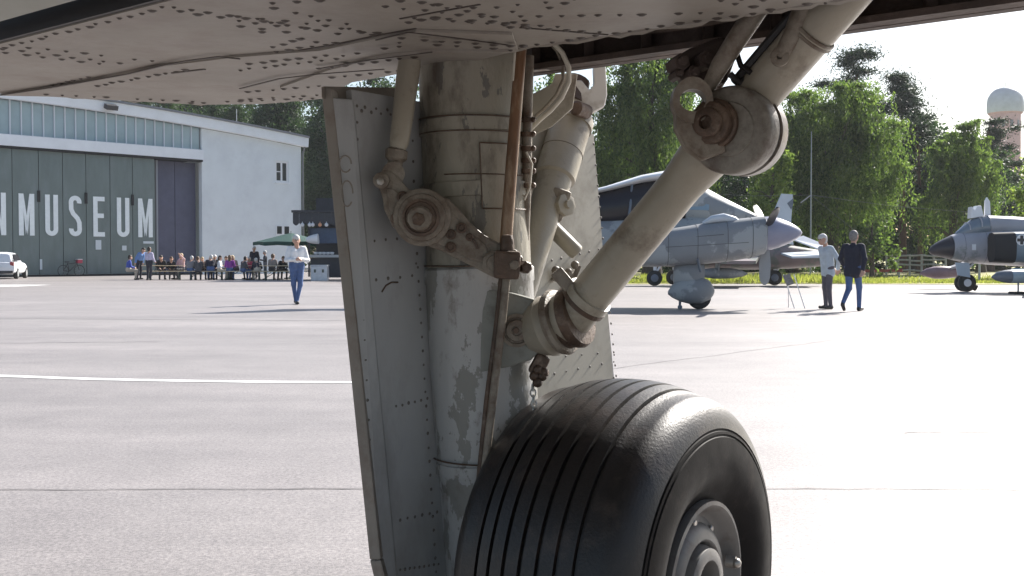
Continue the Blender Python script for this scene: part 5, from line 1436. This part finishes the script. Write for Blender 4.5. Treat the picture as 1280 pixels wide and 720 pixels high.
def sdf_mesh(name, prims, mats, parent, res=.012, k=.012):
    """prims: (a, b, ra, rb, material index): smooth union of rounded cones -> one mesh"""
    A = np.array([p[0] for p in prims], float); B = np.array([p[1] for p in prims], float)
    rmax = max(max(p[2], p[3]) for p in prims)
    lo = np.minimum(A, B).min(0) - rmax - 4 * res; hi = np.maximum(A, B).max(0) + rmax + 4 * res
    n = np.ceil((hi - lo) / res).astype(int) + 1
    S = np.full(n, 1e-12); best = np.full(n, 9.0); bi = np.zeros(n, np.int16)
    for (a, b, ra, rb, mi) in prims:
        a = np.array(a, float); b = np.array(b, float)
        m_ = max(ra, rb) + 6 * k + 2 * res
        i0 = np.maximum(0, np.floor((np.minimum(a, b) - m_ - lo) / res).astype(int)); i1 = np.minimum(n, np.ceil((np.maximum(a, b) + m_ - lo) / res).astype(int) + 1)
        gx, gy, gz = [lo[q] + res * np.arange(i0[q], i1[q]) for q in range(3)]
        Pg = np.stack(np.meshgrid(gx, gy, gz, indexing='ij'), -1)
        ab = b - a; L2 = max(1e-9, ab @ ab)
        t = np.clip(((Pg - a) @ ab) / L2, 0, 1)
        d = np.linalg.norm(Pg - a - t[..., None] * ab, axis=-1) - (ra + (rb - ra) * t)
        sl = tuple(slice(i0[q], i1[q]) for q in range(3))
        S[sl] += np.exp(np.clip(-d / k, -40, 40))
        bb = best[sl]; msk = d < bb
        bb[msk] = d[msk]; bi[sl][msk] = mi
    f = -k * np.log(S)
    V, Q = surface_nets(f, lo, res)
    me = bpy.data.meshes.new(name)
    me.from_pydata(V.tolist(), [], Q.tolist())
    for m in mats: me.materials.append(m)
    if len(mats) > 1:
        c = V[Q].mean(1); ci = np.clip(np.round((c - lo) / res).astype(int), 0, n - 1)
        me.polygons.foreach_set('material_index', bi[tuple(ci.T)].astype(np.int32))
    me.polygons.foreach_set('use_smooth', np.ones(len(Q), bool))
    me.update()
    o = bpy.data.objects.new(name, me); COL.objects.link(o); o.parent = parent
    return o

SKN = mat('skin', (0.5, 0.3, 0.22), .55)
SHOE = mat('shoe_dark', (0.025, 0.022, 0.022), .5)
def cloth(name, c, v=.12): return mat('cloth_' + name, c, .85, var=v, vscale=9, bump=.25, bscale=24)
C_WHITE = cloth('white', (.72, .74, .76)); C_JEANS = cloth('jeans', (.07, .12, .26), .2); C_NAVY = cloth('navy', (.018, .02, .035)); C_LBLUE = cloth('light_blue_grey', (.45, .52, .58))
C_GREYT = cloth('grey_trousers', (.11, .1, .12)); C_BLUE = cloth('blue', (.06, .1, .42)); C_LAV = cloth('lavender', (.5, .46, .62)); C_SKY = cloth('sky_blue', (.13, .25, .52))
C_BLACK = cloth('black', (.02, .02, .022)); C_GREY = cloth('grey', (.2, .2, .22)); C_DGREY = cloth('dark_grey', (.07, .07, .08)); C_PINK = cloth('pink', (.6, .4, .42)); C_PURP = cloth('purple', (.25, .04, .3)); C_RED = cloth('red', (.4, .05, .09)); C_TAUPE = cloth('taupe', (.26, .22, .2)); C_BEIGE = cloth('beige', (.5, .44, .36))
H_GREY = mat('hair_grey', (.55, .54, .52), .7, var=.15, vscale=30); H_DARK = mat('hair_dark', (.03, .022, .018), .6, var=.2, vscale=30); H_BROWN = mat('hair_brown', (.13, .075, .04), .6, var=.2, vscale=30); H_BLOND = mat('hair_blond', (.42, .32, .19), .6, var=.2, vscale=30)

def V3(*a): return np.array(a, float)
def person(label, loc, rz, pose, top, legs, hair, h=1.75, res=.02, lean=0.0, head=(0, 0), arms=None, legpose=None, jacket=None, long_hair=False, group=None, fingers=False, shorts=False, bulk=1.0):
    """local frame: x right, y forward (faces +y), z up"""
    t = thing('person', label, 'person', loc, rz, group)
    k = h / 1.75
    sit = pose == 'sit'
    pz = .53 if sit else .95
    pel = V3(0, 0, pz)
    up = V3(0, math.sin(lean), math.cos(lean))
    fw = V3(0, math.cos(lean), -math.sin(lean))
    rt = V3(1, 0, 0)
    P = lambda u, x=0, y=0: pel + up * u + rt * x + fw * y
    hipL, hipR = V3(-.085, 0, pz), V3(.085, 0, pz)
    if legpose is None:
        if sit: legpose = {'L': ((-.13, .43, .5), (-.13, .40, .09)), 'R': ((.13, .43, .5), (.13, .36, .09))}
        else: legpose = {'L': ((-.1, .02, .5), (-.1, -.02, .09)), 'R': ((.1, .02, .5), (.1, -.02, .09))}
    shL, shR = P(.45, -.185), P(.45, .185)
    if arms is None:
        if sit: arms = {'L': (P(.2, -.25, .08), P(.16, -.12, .30)), 'R': (P(.2, .25, .08), P(.16, .12, .30))}
        else: arms = {'L': (P(.17, -.25, -.02), P(-.08, -.26, .05)), 'R': (P(.17, .25, -.02), P(-.08, .26, .05))}
    else:
        arms = {s_: tuple(P(q[2], q[0], q[1]) for q in arms[s_]) for s_ in arms}
    b_ = bulk
    pr = []
    T, Lg, Sk, Sh = 0, 1, 2, 3
    for sx in (-1, 1):
        pr.append((P(.0, sx * .075), P(.16, sx * .07), .105 * b_, .098 * b_, Lg if not sit else Lg))
        pr.append((P(.1, sx * .07), P(.36, sx * .085), .10 * b_, .105 * b_, T))
        pr.append((P(.36, sx * .07), P(.45, sx * .13), .10, .07, T))
    pr.append((P(.44, 0, -.01), P(.56, 0, .01), .062, .052, Sk))
    hc = P(.66, head[0] * .05, .03 + head[1] * .05)
    pr.append((hc + V3(0, -.012, .025), hc + V3(0, .012, -.045), .093, .072, Sk))
    pr.append((hc + V3(head[0] * .03, .085, -.01), hc + V3(head[0] * .03, .098, -.028), .011, .016, Sk))         # nose
    for sx in (-1, 1): pr.append((hc + V3(sx * .088, -.01, 0), hc + V3(sx * .09, -.012, -.03), .014, .011, Sk))   # ears
    for s_, sh, hp__ in (('L', shL, hipL), ('R', shR, hipR)):
        e, wv = arms[s_]
        pr.append((sh, e, .06 * b_, .046 * b_, T)); pr.append((e, wv, .045 * b_, .034, T))
        hd = wv - e; hd = hd / np.linalg.norm(hd)
        if fingers:
            side = np.cross(hd, V3(0, 0, 1)) if abs(hd[2]) < .8 else V3(1, 0, 0)
            side = side / np.linalg.norm(side)
            nrm = np.cross(hd, side)
            palm = wv + hd * .05
            pr.append((wv, palm + hd * .02, .03, .03, Sk))
            for q in range(4):
                o_ = side * (-.027 + .018 * q); L_ = (.062, .074, .07, .055)[q]
                m1 = palm + hd * .03 + o_; m2 = m1 + hd * L_ * .55 + nrm * .012; m3 = m2 + hd * L_ * .4 + nrm * .025
                pr.append((m1, m2, .0095, .009, Sk)); pr.append((m2, m3, .009, .0075, Sk))
            th0 = wv + hd * .03 + side * .03; pr.append((th0, th0 + hd * .035 + side * .025 + nrm * .01, .012, .01, Sk)); pr.append((th0 + hd * .035 + side * .025 + nrm * .01, th0 + hd * .06 + side * .022 + nrm * .02, .01, .008, Sk))
        else:
            pr.append((wv, wv + hd * .09, .036, .026, Sk))
        kn, an = V3(*legpose[s_][0]), V3(*legpose[s_][1])
        pr.append((hp__, kn, .092 * b_, .064, Lg)); pr.append((kn, an, .062, .045, Lg if not shorts else Sk))
        toe = legpose[s_][2] if len(legpose[s_]) > 2 else (an[0] * 1.15, an[1] + .16, an[2] - .045)
        pr.append((an + V3(0, -.03, -.045), V3(*toe), .043, .036, Sh))
    pr = [(np.array(a) * k, np.array(b) * k, ra * k, rb * k, m) for a, b, ra, rb, m in pr]
    sdf_mesh('body', pr, [top, legs, SKN, SHOE], t, res, .010 if fingers else .016)
    hc = hc * k
    hp2 = [(hc + V3(0, -.03, .045) * k, hc + V3(0, -.045, -.01) * k, .092 * k, .082 * k, 0), (hc + V3(0, .02, .062) * k, hc + V3(0, -.02, .07) * k, .074 * k, .08 * k, 0)]
    if long_hair: hp2.append((hc + V3(0, -.06, 0) * k, hc + V3(0, -.085, -.2) * k, .085 * k, .07 * k, 0))
    sdf_mesh('hair', hp2, [hair], t, max(res * .8, .012), .01)
    if fingers:
        for sx in (-1, 1):
            mb_ = MB(); mb_.ball(Vector(hc + V3(sx * .033 + head[0] * .03, .088, .012) * k), .011 * k, 8, 6); mb_.build('eye', H_DARK, t)
        mb_ = MB(); mb_.ball(Vector(hc + V3(head[0] * .03, .082, -.062) * k), .02 * k, 8, 6, (1, .4, .3)); mb_.build('mouth', mat('lips', (.35, .14, .12), .5), t)
    if jacket:
        jp = []
        for sx in (-1, 1):
            jp += [(P(-.12, sx * .075), P(.16, sx * .07), .112 * b_, .106 * b_, 0), (P(.1, sx * .07), P(.36, sx * .09), .106 * b_, .112 * b_, 0), (P(.36, sx * .075), P(.45, sx * .135), .108, .074, 0)]
        jp.append((P(.28, 0), P(.475, 0, -.01), .1, .07, 0))
        for s_, sh in (('L', shL), ('R', shR)):
            e, wv = arms[s_]; wv2 = e + (wv - e) * .93
            jp += [(sh, e, .068 * b_, .054 * b_, 0), (e, wv2, .054 * b_, .044, 0)]
        jp = [(np.array(a) * k, np.array(b) * k, ra * k, rb * k, m) for a, b, ra, rb, m in jp]
        sdf_mesh('jacket', jp, [jacket], t, res, .006)
    return t

# man in white, hands together, legs crossing in a stroll (faces the camera)
pm = GX(371, 27.6)
person('man in white sweater and blue jeans strolling on the apron', pm, R(180 + 22), 'stand', C_WHITE, C_JEANS, H_GREY, 1.74, .011, fingers=True, head=(.3, .2), bulk=1.12,
       arms={'L': ((-.27, .04, .16), (-.05, .24, .2)), 'R': ((.27, .04, .16), (.06, .25, .18))},
       legpose={'L': ((-.07, .08, .5), (.02, .10, .085)), 'R': ((.08, .0, .5), (.0, -.16, .10))})
# grey haired man looking down, hands behind the back
pm = GX(1034.5, 24.9)
person('grey haired man in pale open jacket and grey trousers looking down', pm, R(112), 'stand', C_WHITE, C_GREYT, H_GREY, 1.72, .011, fingers=True, lean=.12, head=(-.3, 1.3), jacket=C_LBLUE,
       arms={'L': ((-.27, -.12, .17), (-.1, -.2, -.04)), 'R': ((.27, -.12, .17), (.08, -.2, -.02))},
       legpose={'L': ((-.09, .03, .5), (-.09, -.02, .09)), 'R': ((.09, .0, .5), (.09, -.03, .09))})
pm = GX(1066, 23.9)
person('man in navy jacket and jeans walking away with one heel raised', pm, R(-38), 'stand', C_NAVY, C_JEANS, mat('hair_salt', (.2, .19, .18), .7, var=.3, vscale=30), 1.76, .011, fingers=True, jacket=C_NAVY, head=(0, -.2), bulk=1.05,
       arms={'L': ((-.29, .03, .19), (-.25, .2, .0)), 'R': ((.29, -.1, .18), (.27, -.14, -.06))},
       legpose={'L': ((-.07, -.03, .5), (-.07, -.36, .2), (-.07, -.3, .05)), 'R': ((.08, .17, .53), (.07, .2, .09))}, lean=.05)

# ================================================================== TABLES, BENCHES, SITTERS
WOODT = mat('beer_table_top', (0.62, 0.5, 0.33), .4, var=.12, vscale=6, stretch=(1, 6, 6))
STG = mat('bench_steel', (0.05, 0.07, 0.06), .5)
def beer_set(kind, x, D, rz, label, group):
    b_ = GX(x, D)
    t_ = thing('beer_' + kind, label, kind, b_, rz, group)
    Wd, Hh, Ln = (.55, .76, 2.2) if kind == 'table' else (.26, .47, 2.2)
    m_ = MB(); m_.box((0, 0, Hh - .015), (Ln, Wd, .03)); m_.build('top', WOODT, t_, smooth=False, bevel=.006)
    for sx in (-1, 1):
        m_ = MB()
        m_.tube([(sx * .8, -Wd * .42, 0), (sx * .8, -Wd * .3, Hh - .03)], .018, 6); m_.build('leg', STG, t_)
        m_ = MB(); m_.tube([(sx * .8, Wd * .42, 0), (sx * .8, Wd * .3, Hh - .03)], .018, 6); m_.build('leg', STG, t_)
        m_ = MB(); m_.tube([(sx * .8, -Wd * .4, .12), (sx * .8, Wd * .4, .12)], .014, 6); m_.build('stretcher', STG, t_)
        m_ = MB(); m_.tube([(sx * .8, 0, .12), (sx * .3, 0, Hh - .04)], .012, 6); m_.build('brace', STG, t_)
    return t_
TD = 58.0
sets = [(205, TD, 'leftmost'), (258, TD, 'second from left'), (305, TD, 'third from left'), (352, TD - 1, 'rightmost')]
for x_, D_, nm in sets:
    beer_set('table', x_, D_, R(4), 'folding beer table, %s of the row by the hangar' % nm, 'beer tables')
    beer_set('bench', x_, D_ - .75, R(4), 'near side bench, %s of the row by the hangar' % nm, 'beer benches')
    beer_set('bench', x_, D_ + .75, R(4), 'far side bench, %s of the row by the hangar' % nm, 'beer benches')
G_ = 'visitors at the beer tables'
JIT = random.Random(5)
def sitter(x, side, label, top, legs, hair, **kw):
    D_ = TD + side * .75 + JIT.uniform(-.2, .2); x += JIT.uniform(-1.2, 1.2)
    kw['lean'] = kw.get('lean', .1) + JIT.uniform(-.1, .3); kw['turn'] = kw.get('turn', 0) + JIT.uniform(-.6, .6); kw['h'] = JIT.uniform(1.62, 1.84); kw['head'] = (JIT.uniform(-.6, .6), JIT.uniform(-.2, 1))
    person(label, GX(x, D_), R(0 if side < 0 else 180) + kw.pop('turn', 0), 'sit', top, legs, hair, kw.pop('h', 1.72), .022, group=G_, **kw)
person('visitor in blue jacket and pale trousers sitting sideways at the far left bench end', GX(160, TD - .4), R(-60), 'sit', C_BLUE, C_BEIGE, H_DARK, 1.74, .022, group=G_, lean=.15)
person('visitor in lavender jacket and dark trousers standing at the left table', GX(186.5, TD - 1.5), R(-20), 'stand', C_LAV, C_NAVY, H_DARK, 1.72, .022, group=G_, bulk=1.1, arms={'L': ((-.27, .1, .2), (-.2, .33, .2)), 'R': ((.27, .0, .17), (.22, .2, .02))})
person('visitor in sky blue jacket standing bent over behind the left table', GX(174, TD + .9), R(-120), 'stand', C_SKY, C_NAVY, H_DARK, 1.8, .022, group=G_, lean=.5, bulk=1.2)
sitter(200, 1, 'dark haired visitor in black at the far side of the left table, left one', C_BLACK, C_DGREY, H_DARK, lean=.15)
sitter(212.5, 1, 'dark haired visitor in black at the far side of the left table, right one', C_BLACK, C_DGREY, H_BROWN, lean=.1)
person('pale haired visitor in pink leaning with one arm raised', GX(227, TD + .8), R(150), 'sit', C_PINK, C_DGREY, H_BLOND, 1.85, .022, group=G_, arms={'L': ((-.3, .1, .5), (-.2, .3, .72)), 'R': ((.25, .1, .2), (.12, .3, .16))})
sitter(238, -1, 'visitor in grey jacket seen from behind on the near bench', C_GREY, C_JEANS, H_GREY, lean=.25, turn=.3, bulk=1.15)
sitter(247.5, -1, 'visitor in dark grey jacket seen from behind right of the grey jacket', C_DGREY, C_DGREY, H_BROWN, lean=.2, turn=.2)
sitter(253, 1, 'visitor in taupe top on the far bench, face toward the camera', C_TAUPE, C_DGREY, H_BLOND, lean=.1)
sitter(264, -1, 'visitor in navy jacket seen from behind at the second table', C_NAVY, C_JEANS, H_GREY, lean=.15, bulk=1.15)
sitter(275, -.6, 'visitor in white top with dark hair turned to the right', C_WHITE, C_BEIGE, H_DARK, turn=-1.0, long_hair=True)
sitter(287.5, -1, 'visitor in purple top with long dark hair on the near bench', C_PURP, C_JEANS, H_BROWN, turn=-.3, long_hair=True, bulk=1.05)
sitter(296.5, 1, 'visitor in grey and taupe top at the far side of the third table', C_TAUPE, C_DGREY, H_BLOND, long_hair=True)
sitter(314, 1, 'visitor in red top at the far side of the third table', C_RED, C_DGREY, H_GREY, lean=.05)
person('visitor in navy standing behind the red top', GX(318, TD + 2.6), R(170), 'stand', C_NAVY, C_DGREY, H_GREY, 1.8, .022, group=G_, bulk=1.1)
person('visitor in dark grey top standing at the right end of the third table', GX(331.5, TD - .2), R(100), 'stand', C_DGREY, C_GREY, H_GREY, 1.55, .022, group=G_, arms={'L': ((-.26, .05, .2), (-.05, .25, .24)), 'R': ((.26, .05, .2), (.05, .25, .22))})
sitter(258.5, 1, 'fair haired visitor in beige top facing the camera at the second table', C_BEIGE, C_DGREY, H_BLOND, lean=.2, turn=.3)
sitter(269.5, 1, 'visitor in black top between the navy jacket and the white top', C_BLACK, C_DGREY, H_GREY, lean=.1, turn=-.2)
sitter(281, 1, 'visitor in pale grey top on the far bench left of the purple top', C_LBLUE, C_DGREY, H_BROWN, lean=.15, turn=.3)
sitter(304, -1, 'visitor in dark grey jacket from behind, between the taupe and the red top', C_DGREY, C_JEANS, H_DARK, lean=.2, turn=-.2)
sitter(323.5, -1, 'visitor in navy top from behind at the right end of the third bench', C_NAVY, C_BEIGE, H_GREY, lean=.3, turn=.4)
sitter(340, -1, 'visitor in taupe top from behind left of the green parasol pole', C_TAUPE, C_DGREY, H_BROWN, lean=.1, turn=.2)
sitter(353, 1, 'visitor in black top sitting under the green parasol', C_BLACK, C_BLACK, H_BROWN, lean=.3)

# ================================================================== PARASOL AND STALL
pbs = GX(364, 60.5)
t = thing('green_parasol', 'dark green market parasol left of the food stall', 'parasol', pbs)
ap = (322 - 291) * 60.5 / F + CAMH; ev = (322 - 303) * 60.5 / F + CAMH
GRN = mat('parasol_green', (0.007, 0.055, 0.044), .7, var=.15, vscale=3)
for k in range(8):
    a0_, a1_ = k * math.pi / 4 + .2, (k + 1) * math.pi / 4 + .2
    r_ = 2.05
    p0 = pbs + Vector((0, 0, ap)); p1 = pbs + Vector((math.cos(a0_) * r_, math.sin(a0_) * r_, ev)); p2 = pbs + Vector((math.cos(a1_) * r_, math.sin(a1_) * r_, ev)); pm_ = (p1 + p2) / 2 + Z * .03
    m_ = MB(pbs); m_.add([p0, p1, pm_, p2, p1 - Z * .18, pm_ - Z * .16, p2 - Z * .18], [(0, 1, 2), (0, 2, 3), (1, 4, 5, 2), (2, 5, 6, 3)]); m_.build('canopy_panel', GRN, t, smooth=False)
    m_ = MB(pbs); m_.tube([p0 - Z * .05, p1 - Z * .03], .012, 5); m_.build('rib', STG, t)
m_ = MB(pbs); m_.tube([pbs, pbs + Z * (ap + .1)], .03, 10); m_.build('pole', MET, t)
m_ = MB(pbs); m_.lathe([(0, .4), (.06, .4), (.1, .12), (.3, .05)], pbs, Z, 16); m_.build('base', STG, t)

sb_ = GX(405, 57); ss = 57 / F
def SP(x, y, dD=0.0): return PX(x, y, 57 + dD)
stall = thing('food_stall', 'dark food stall with scalloped awning beside the gear door', 'stall', sb_)
STD = mat('stall_dark', (0.02, 0.024, 0.035), .5, var=.2); STB = mat('stall_blue', (.035, .07, .14), .45, var=.15)
def sbox(nm, x0, x1, y0, y1, d0, d1, m, par=stall, bev=.0):
    a = SP(x0, y1); b_ = SP(x1, y0)
    m_ = MB(sb_); m_.box(((a.x + b_.x) / 2, 57 + (d0 + d1) / 2, (a.z + b_.z) / 2), (b_.x - a.x, d1 - d0, b_.z - a.z)); return m_.build(nm, m, par, smooth=False, bevel=bev)
sbox('rear_wall', 386, 470, 245, 346, 2.2, 2.3, STD)
sbox('counter_front', 388, 470, 322, 347, .0, .1, STD)
sbox('counter_top', 384, 472, 318.5, 321.8, -.25, .8, mat('counter_steel', (.3, .32, .35), .35, .5))
sbox('upper_panel', 384, 472, 285, 304, .3, .4, STB)
sbox('roof', 366, 474, 263, 266, -.3, 2.4, STD)
for x_ in (384.5, 430, 468):
    sbox('post', x_, x_ + 2, 266.2, 346, .15, .25, STD)
k = 0
for x_ in np.arange(366, 470, 8.0):
    a = SP(x_, 266, -.32); b_ = SP(x_ + 7.8, 282, -.32)
    m_ = MB(sb_); w_ = b_.x - a.x; h_ = a.z - b_.z
    pts = [a, a + Vector((0, 0, -h_ * .8))] + [a + Vector((w_ * f, 0, -h_ * (.8 + .2 * math.sin(math.pi * f)))) for f in np.linspace(.1, .9, 5)] + [a + Vector((w_, 0, -h_ * .8)), a + Vector((w_, 0, 0))]
    m_.prism(pts, Vector((0, .02, 0))); m_.build('awning_scallop', STD, stall, smooth=False)
    m_ = MB(sb_); c = a + Vector((w_ / 2, .15, .05)); m_.ball(c, w_ * .5, 10, 7, (1, .8, .6)); m_.build('awning_roll', STD, stall)
for i, (x_, m__) in enumerate(((378, WHITEP), (387, WHITEP), (391, WHITEP), (400, mat('amber_lamp', (.7, .35, .2), .4)), (408, WHITEP))):
    m_ = MB(sb_); m_.ball(SP(x_, 281, -.4), .1, 10, 7); m_.tube([SP(x_, 281, -.4), SP(x_, 274, -.2)], .02, 6); m_.build('lamp', m__, stall)
for i in range(5):
    x_ = 393 + i * 5
    b_ = SP(x_ + 2, 318.3, .1)
    m_ = MB(b_); m_.lathe([(.0, .05), (.02, .09), (.11, .12), (.13, .11), (.14, .05), (.14, 0)], b_, Z, 12)
    o = m_.build('white_bowl', WHITEP); o.location = b_; tag(o, 'white bowl on the food stall counter, number of a row of nine alike', 'bowl', 'bowls on the stall counter')
    o['label'] = 'white bowl on the food stall counter, %s from the left' % ('first', 'second', 'third', 'fourth', 'fifth', 'sixth', 'seventh', 'eighth', 'ninth')[i]
# rolled white parasol lying on the stall bracket
m_ = MB(sb_); m_.tube([SP(383, 300, -.5), SP(386, 299.5, -.5), SP(392, 299, -.5), SP(398, 298.5, -.5)], [.1, .17, .24, .27], 14); m_.build('white_funnel', WHITEP, stall)
cb = GX(400, 55.4); t = thing('storage_crate', 'silver grey storage crate standing in front of the food stall', 'crate', cb)
m_ = MB(); m_.box((0, 0, .37), (.82, .6, .74)); m_.build('box', mat('crate_silver', (.5, .53, .58), .4, .3, var=.1), t, smooth=False, bevel=.02)
m_ = MB(); m_.box((0, 0, .775), (.86, .64, .06)); m_.build('lid', mat('crate_silver', (.5, .53, .58)), t, smooth=False, bevel=.015)
for sx in (-.2, .2):
    m_ = MB(); m_.box((sx, -.31, .5), (.1, .03, .16)); m_.build('latch', STG, t, smooth=False)

# ================================================================== CAR AND BICYCLE
cbp = GX(7, 61.5)
car = thing('parked_car', 'white parked hatchback at the left edge by the hangar doors', 'car', cbp, R(14))
CW = mat('car_white', (.75, .77, .8), .25, var=.02)
# local: x right, y forward (away), rear at y=-2
def csec(y, zb_, zt_, hw, p=4): return ring((0, y, (zb_ + zt_) / 2), (1, 0, 0), (0, 0, 1), hw, (zt_ - zb_) / 2, 24, p)
m_ = MB(); m_.loft([csec(-2.02, .42, .72, .74), csec(-1.98, .3, .9, .82), csec(-1.8, .25, .98, .86), csec(0, .22, .96, .87), csec(1.2, .25, .93, .86), csec(1.85, .3, .78, .8), csec(2.0, .4, .65, .68)]); cbod = m_.build('body', CW, car)
m_ = MB(); m_.loft([csec(-1.86, .9, 1.0, .7), csec(-1.6, .9, 1.38, .62, 3.2), csec(-.9, .9, 1.48, .62, 3.2), csec(.1, .9, 1.46, .6, 3.2), csec(.95, .88, .98, .66)]); m_.build('cabin', CW, car)
def cplate(nm, pts, th, m, par=car):
    q = MB(); q.prism(pts, th); return q.build(nm, m, par, smooth=False)
cplate('rear_window', [(-.52, -1.815, 1.03), (.52, -1.815, 1.03), (.46, -1.64, 1.3), (-.46, -1.64, 1.3)], (0, .02, .0), GLASS)
for sx in (-1, 1):
    cplate('side_window', [(sx * .69, -1.4, 1.0), (sx * .69, .5, 1.0), (sx * .6, .0, 1.36), (sx * .6, -1.3, 1.36)], (sx * .03, 0, 0), GLASS)
    q = MB(); q.box((sx * .7, -1.955, .82), (.2, .1, .22)); q.build('tail_light', mat('tail_light', (.3, .03, .03), .3), car, smooth=False, bevel=.02)
    for y_ in (-1.25, 1.28):
        q = MB(); q.lathe([(-.1, .2), (-.1, .29), (-.07, .31), (.07, .31), (.1, .29), (.1, .2)], (sx * .78, y_, .31), (1, 0, 0), 22); wl = q.build('wheel', TYR, car)
        q = MB(); q.lathe([(-.105, 0), (-.105, .18), (.105, .18), (.105, 0)], (sx * .78, y_, .31), (1, 0, 0), 16); q.build('rim', MET, wl)
q = MB(); q.box((0, -1.96, .38), (1.5, .16, .16)); q.build('bumper', mat('bumper_dark', (.04, .04, .045), .5), car, smooth=False, bevel=.04)
q = MB(); q.box((0, -2.03, .62), (.52, .02, .11)); q.build('number_plate', WHITEP, car, smooth=False)

bb = HP(s_of(86), 0, .35)
bike = thing('bicycle', 'dark bicycle with a red bag leaning at the hangar doors', 'bicycle', bb, math.atan2(HD.y, HD.x))
BK = mat('bike_dark', (.02, .02, .022), .4)
for sx in (-.52, .52):
    q = MB(); q.tube([(sx + math.cos(a) * .34, .0, .35 + math.sin(a) * .34) for a in np.linspace(0, 2 * math.pi, 25)], .018, 6); wl = q.build('wheel', TYR, bike)
    for k in range(6):
        a = k * math.pi / 6; q = MB(); q.tube([(sx + math.cos(a) * .33, 0, .35 + math.sin(a) * .33), (sx - math.cos(a) * .33, 0, .35 - math.sin(a) * .33)], .004, 4); q.build('spoke', MET, wl)
fr = [((-.52, 0, .35), (-.12, 0, .32)), ((-.12, 0, .32), (-.25, 0, .85)), ((-.52, 0, .35), (-.22, 0, .78)), ((-.12, 0, .32), (.36, 0, .78)), ((-.22, 0, .78), (.34, 0, .84)), ((.52, 0, .35), (.33, 0, .95))]
for a, b_ in fr:
    q = MB(); q.tube([a, b_], .018, 8); q.build('frame_tube', BK, bike)
q = MB(); q.box((-.27, 0, .9), (.26, .14, .06)); q.build('saddle', BK, bike, smooth=False, bevel=.02)
q = MB(); q.tube([(.3, -.28, 1.0), (.34, -.1, 1.0), (.33, 0, .96), (.34, .1, 1.0), (.3, .28, 1.0)], .014, 8); q.build('handlebar', BK, bike)
q = MB(); q.box((.5, -.02, .93), (.32, .3, .22)); q.build('bag', mat('red_bag', (.45, .06, .1), .7), bike, smooth=False, bevel=.03)
q = MB(); q.box((.5, -.02, 1.06), (.32, .3, .04)); q.build('bag_top', WHITEP, bike, smooth=False)

# ================================================================== HAZE
mb = MB(); mb.box((0, 220, 40.5), (1000, 540, 83))
hz = mb.build('haze', None, smooth=False)
hm = bpy.data.materials.new('haze_air'); hm.use_nodes = True
ht = hm.node_tree
for q in list(ht.nodes): ht.nodes.remove(q)
ho = ht.nodes.new('ShaderNodeOutputMaterial'); hv = ht.nodes.new('ShaderNodeVolumePrincipled')
hv.inputs['Color'].default_value = (.9, .93, 1, 1); hv.inputs['Density'].default_value = HAZE; hv.inputs['Anisotropy'].default_value = .3
ht.links.new(hv.outputs[0], ho.inputs['Volume'])
hz.data.materials.clear(); hz.data.materials.append(hm)
tag(hz, 'thin pale haze in the summer air over the airfield', 'haze', kind='stuff')
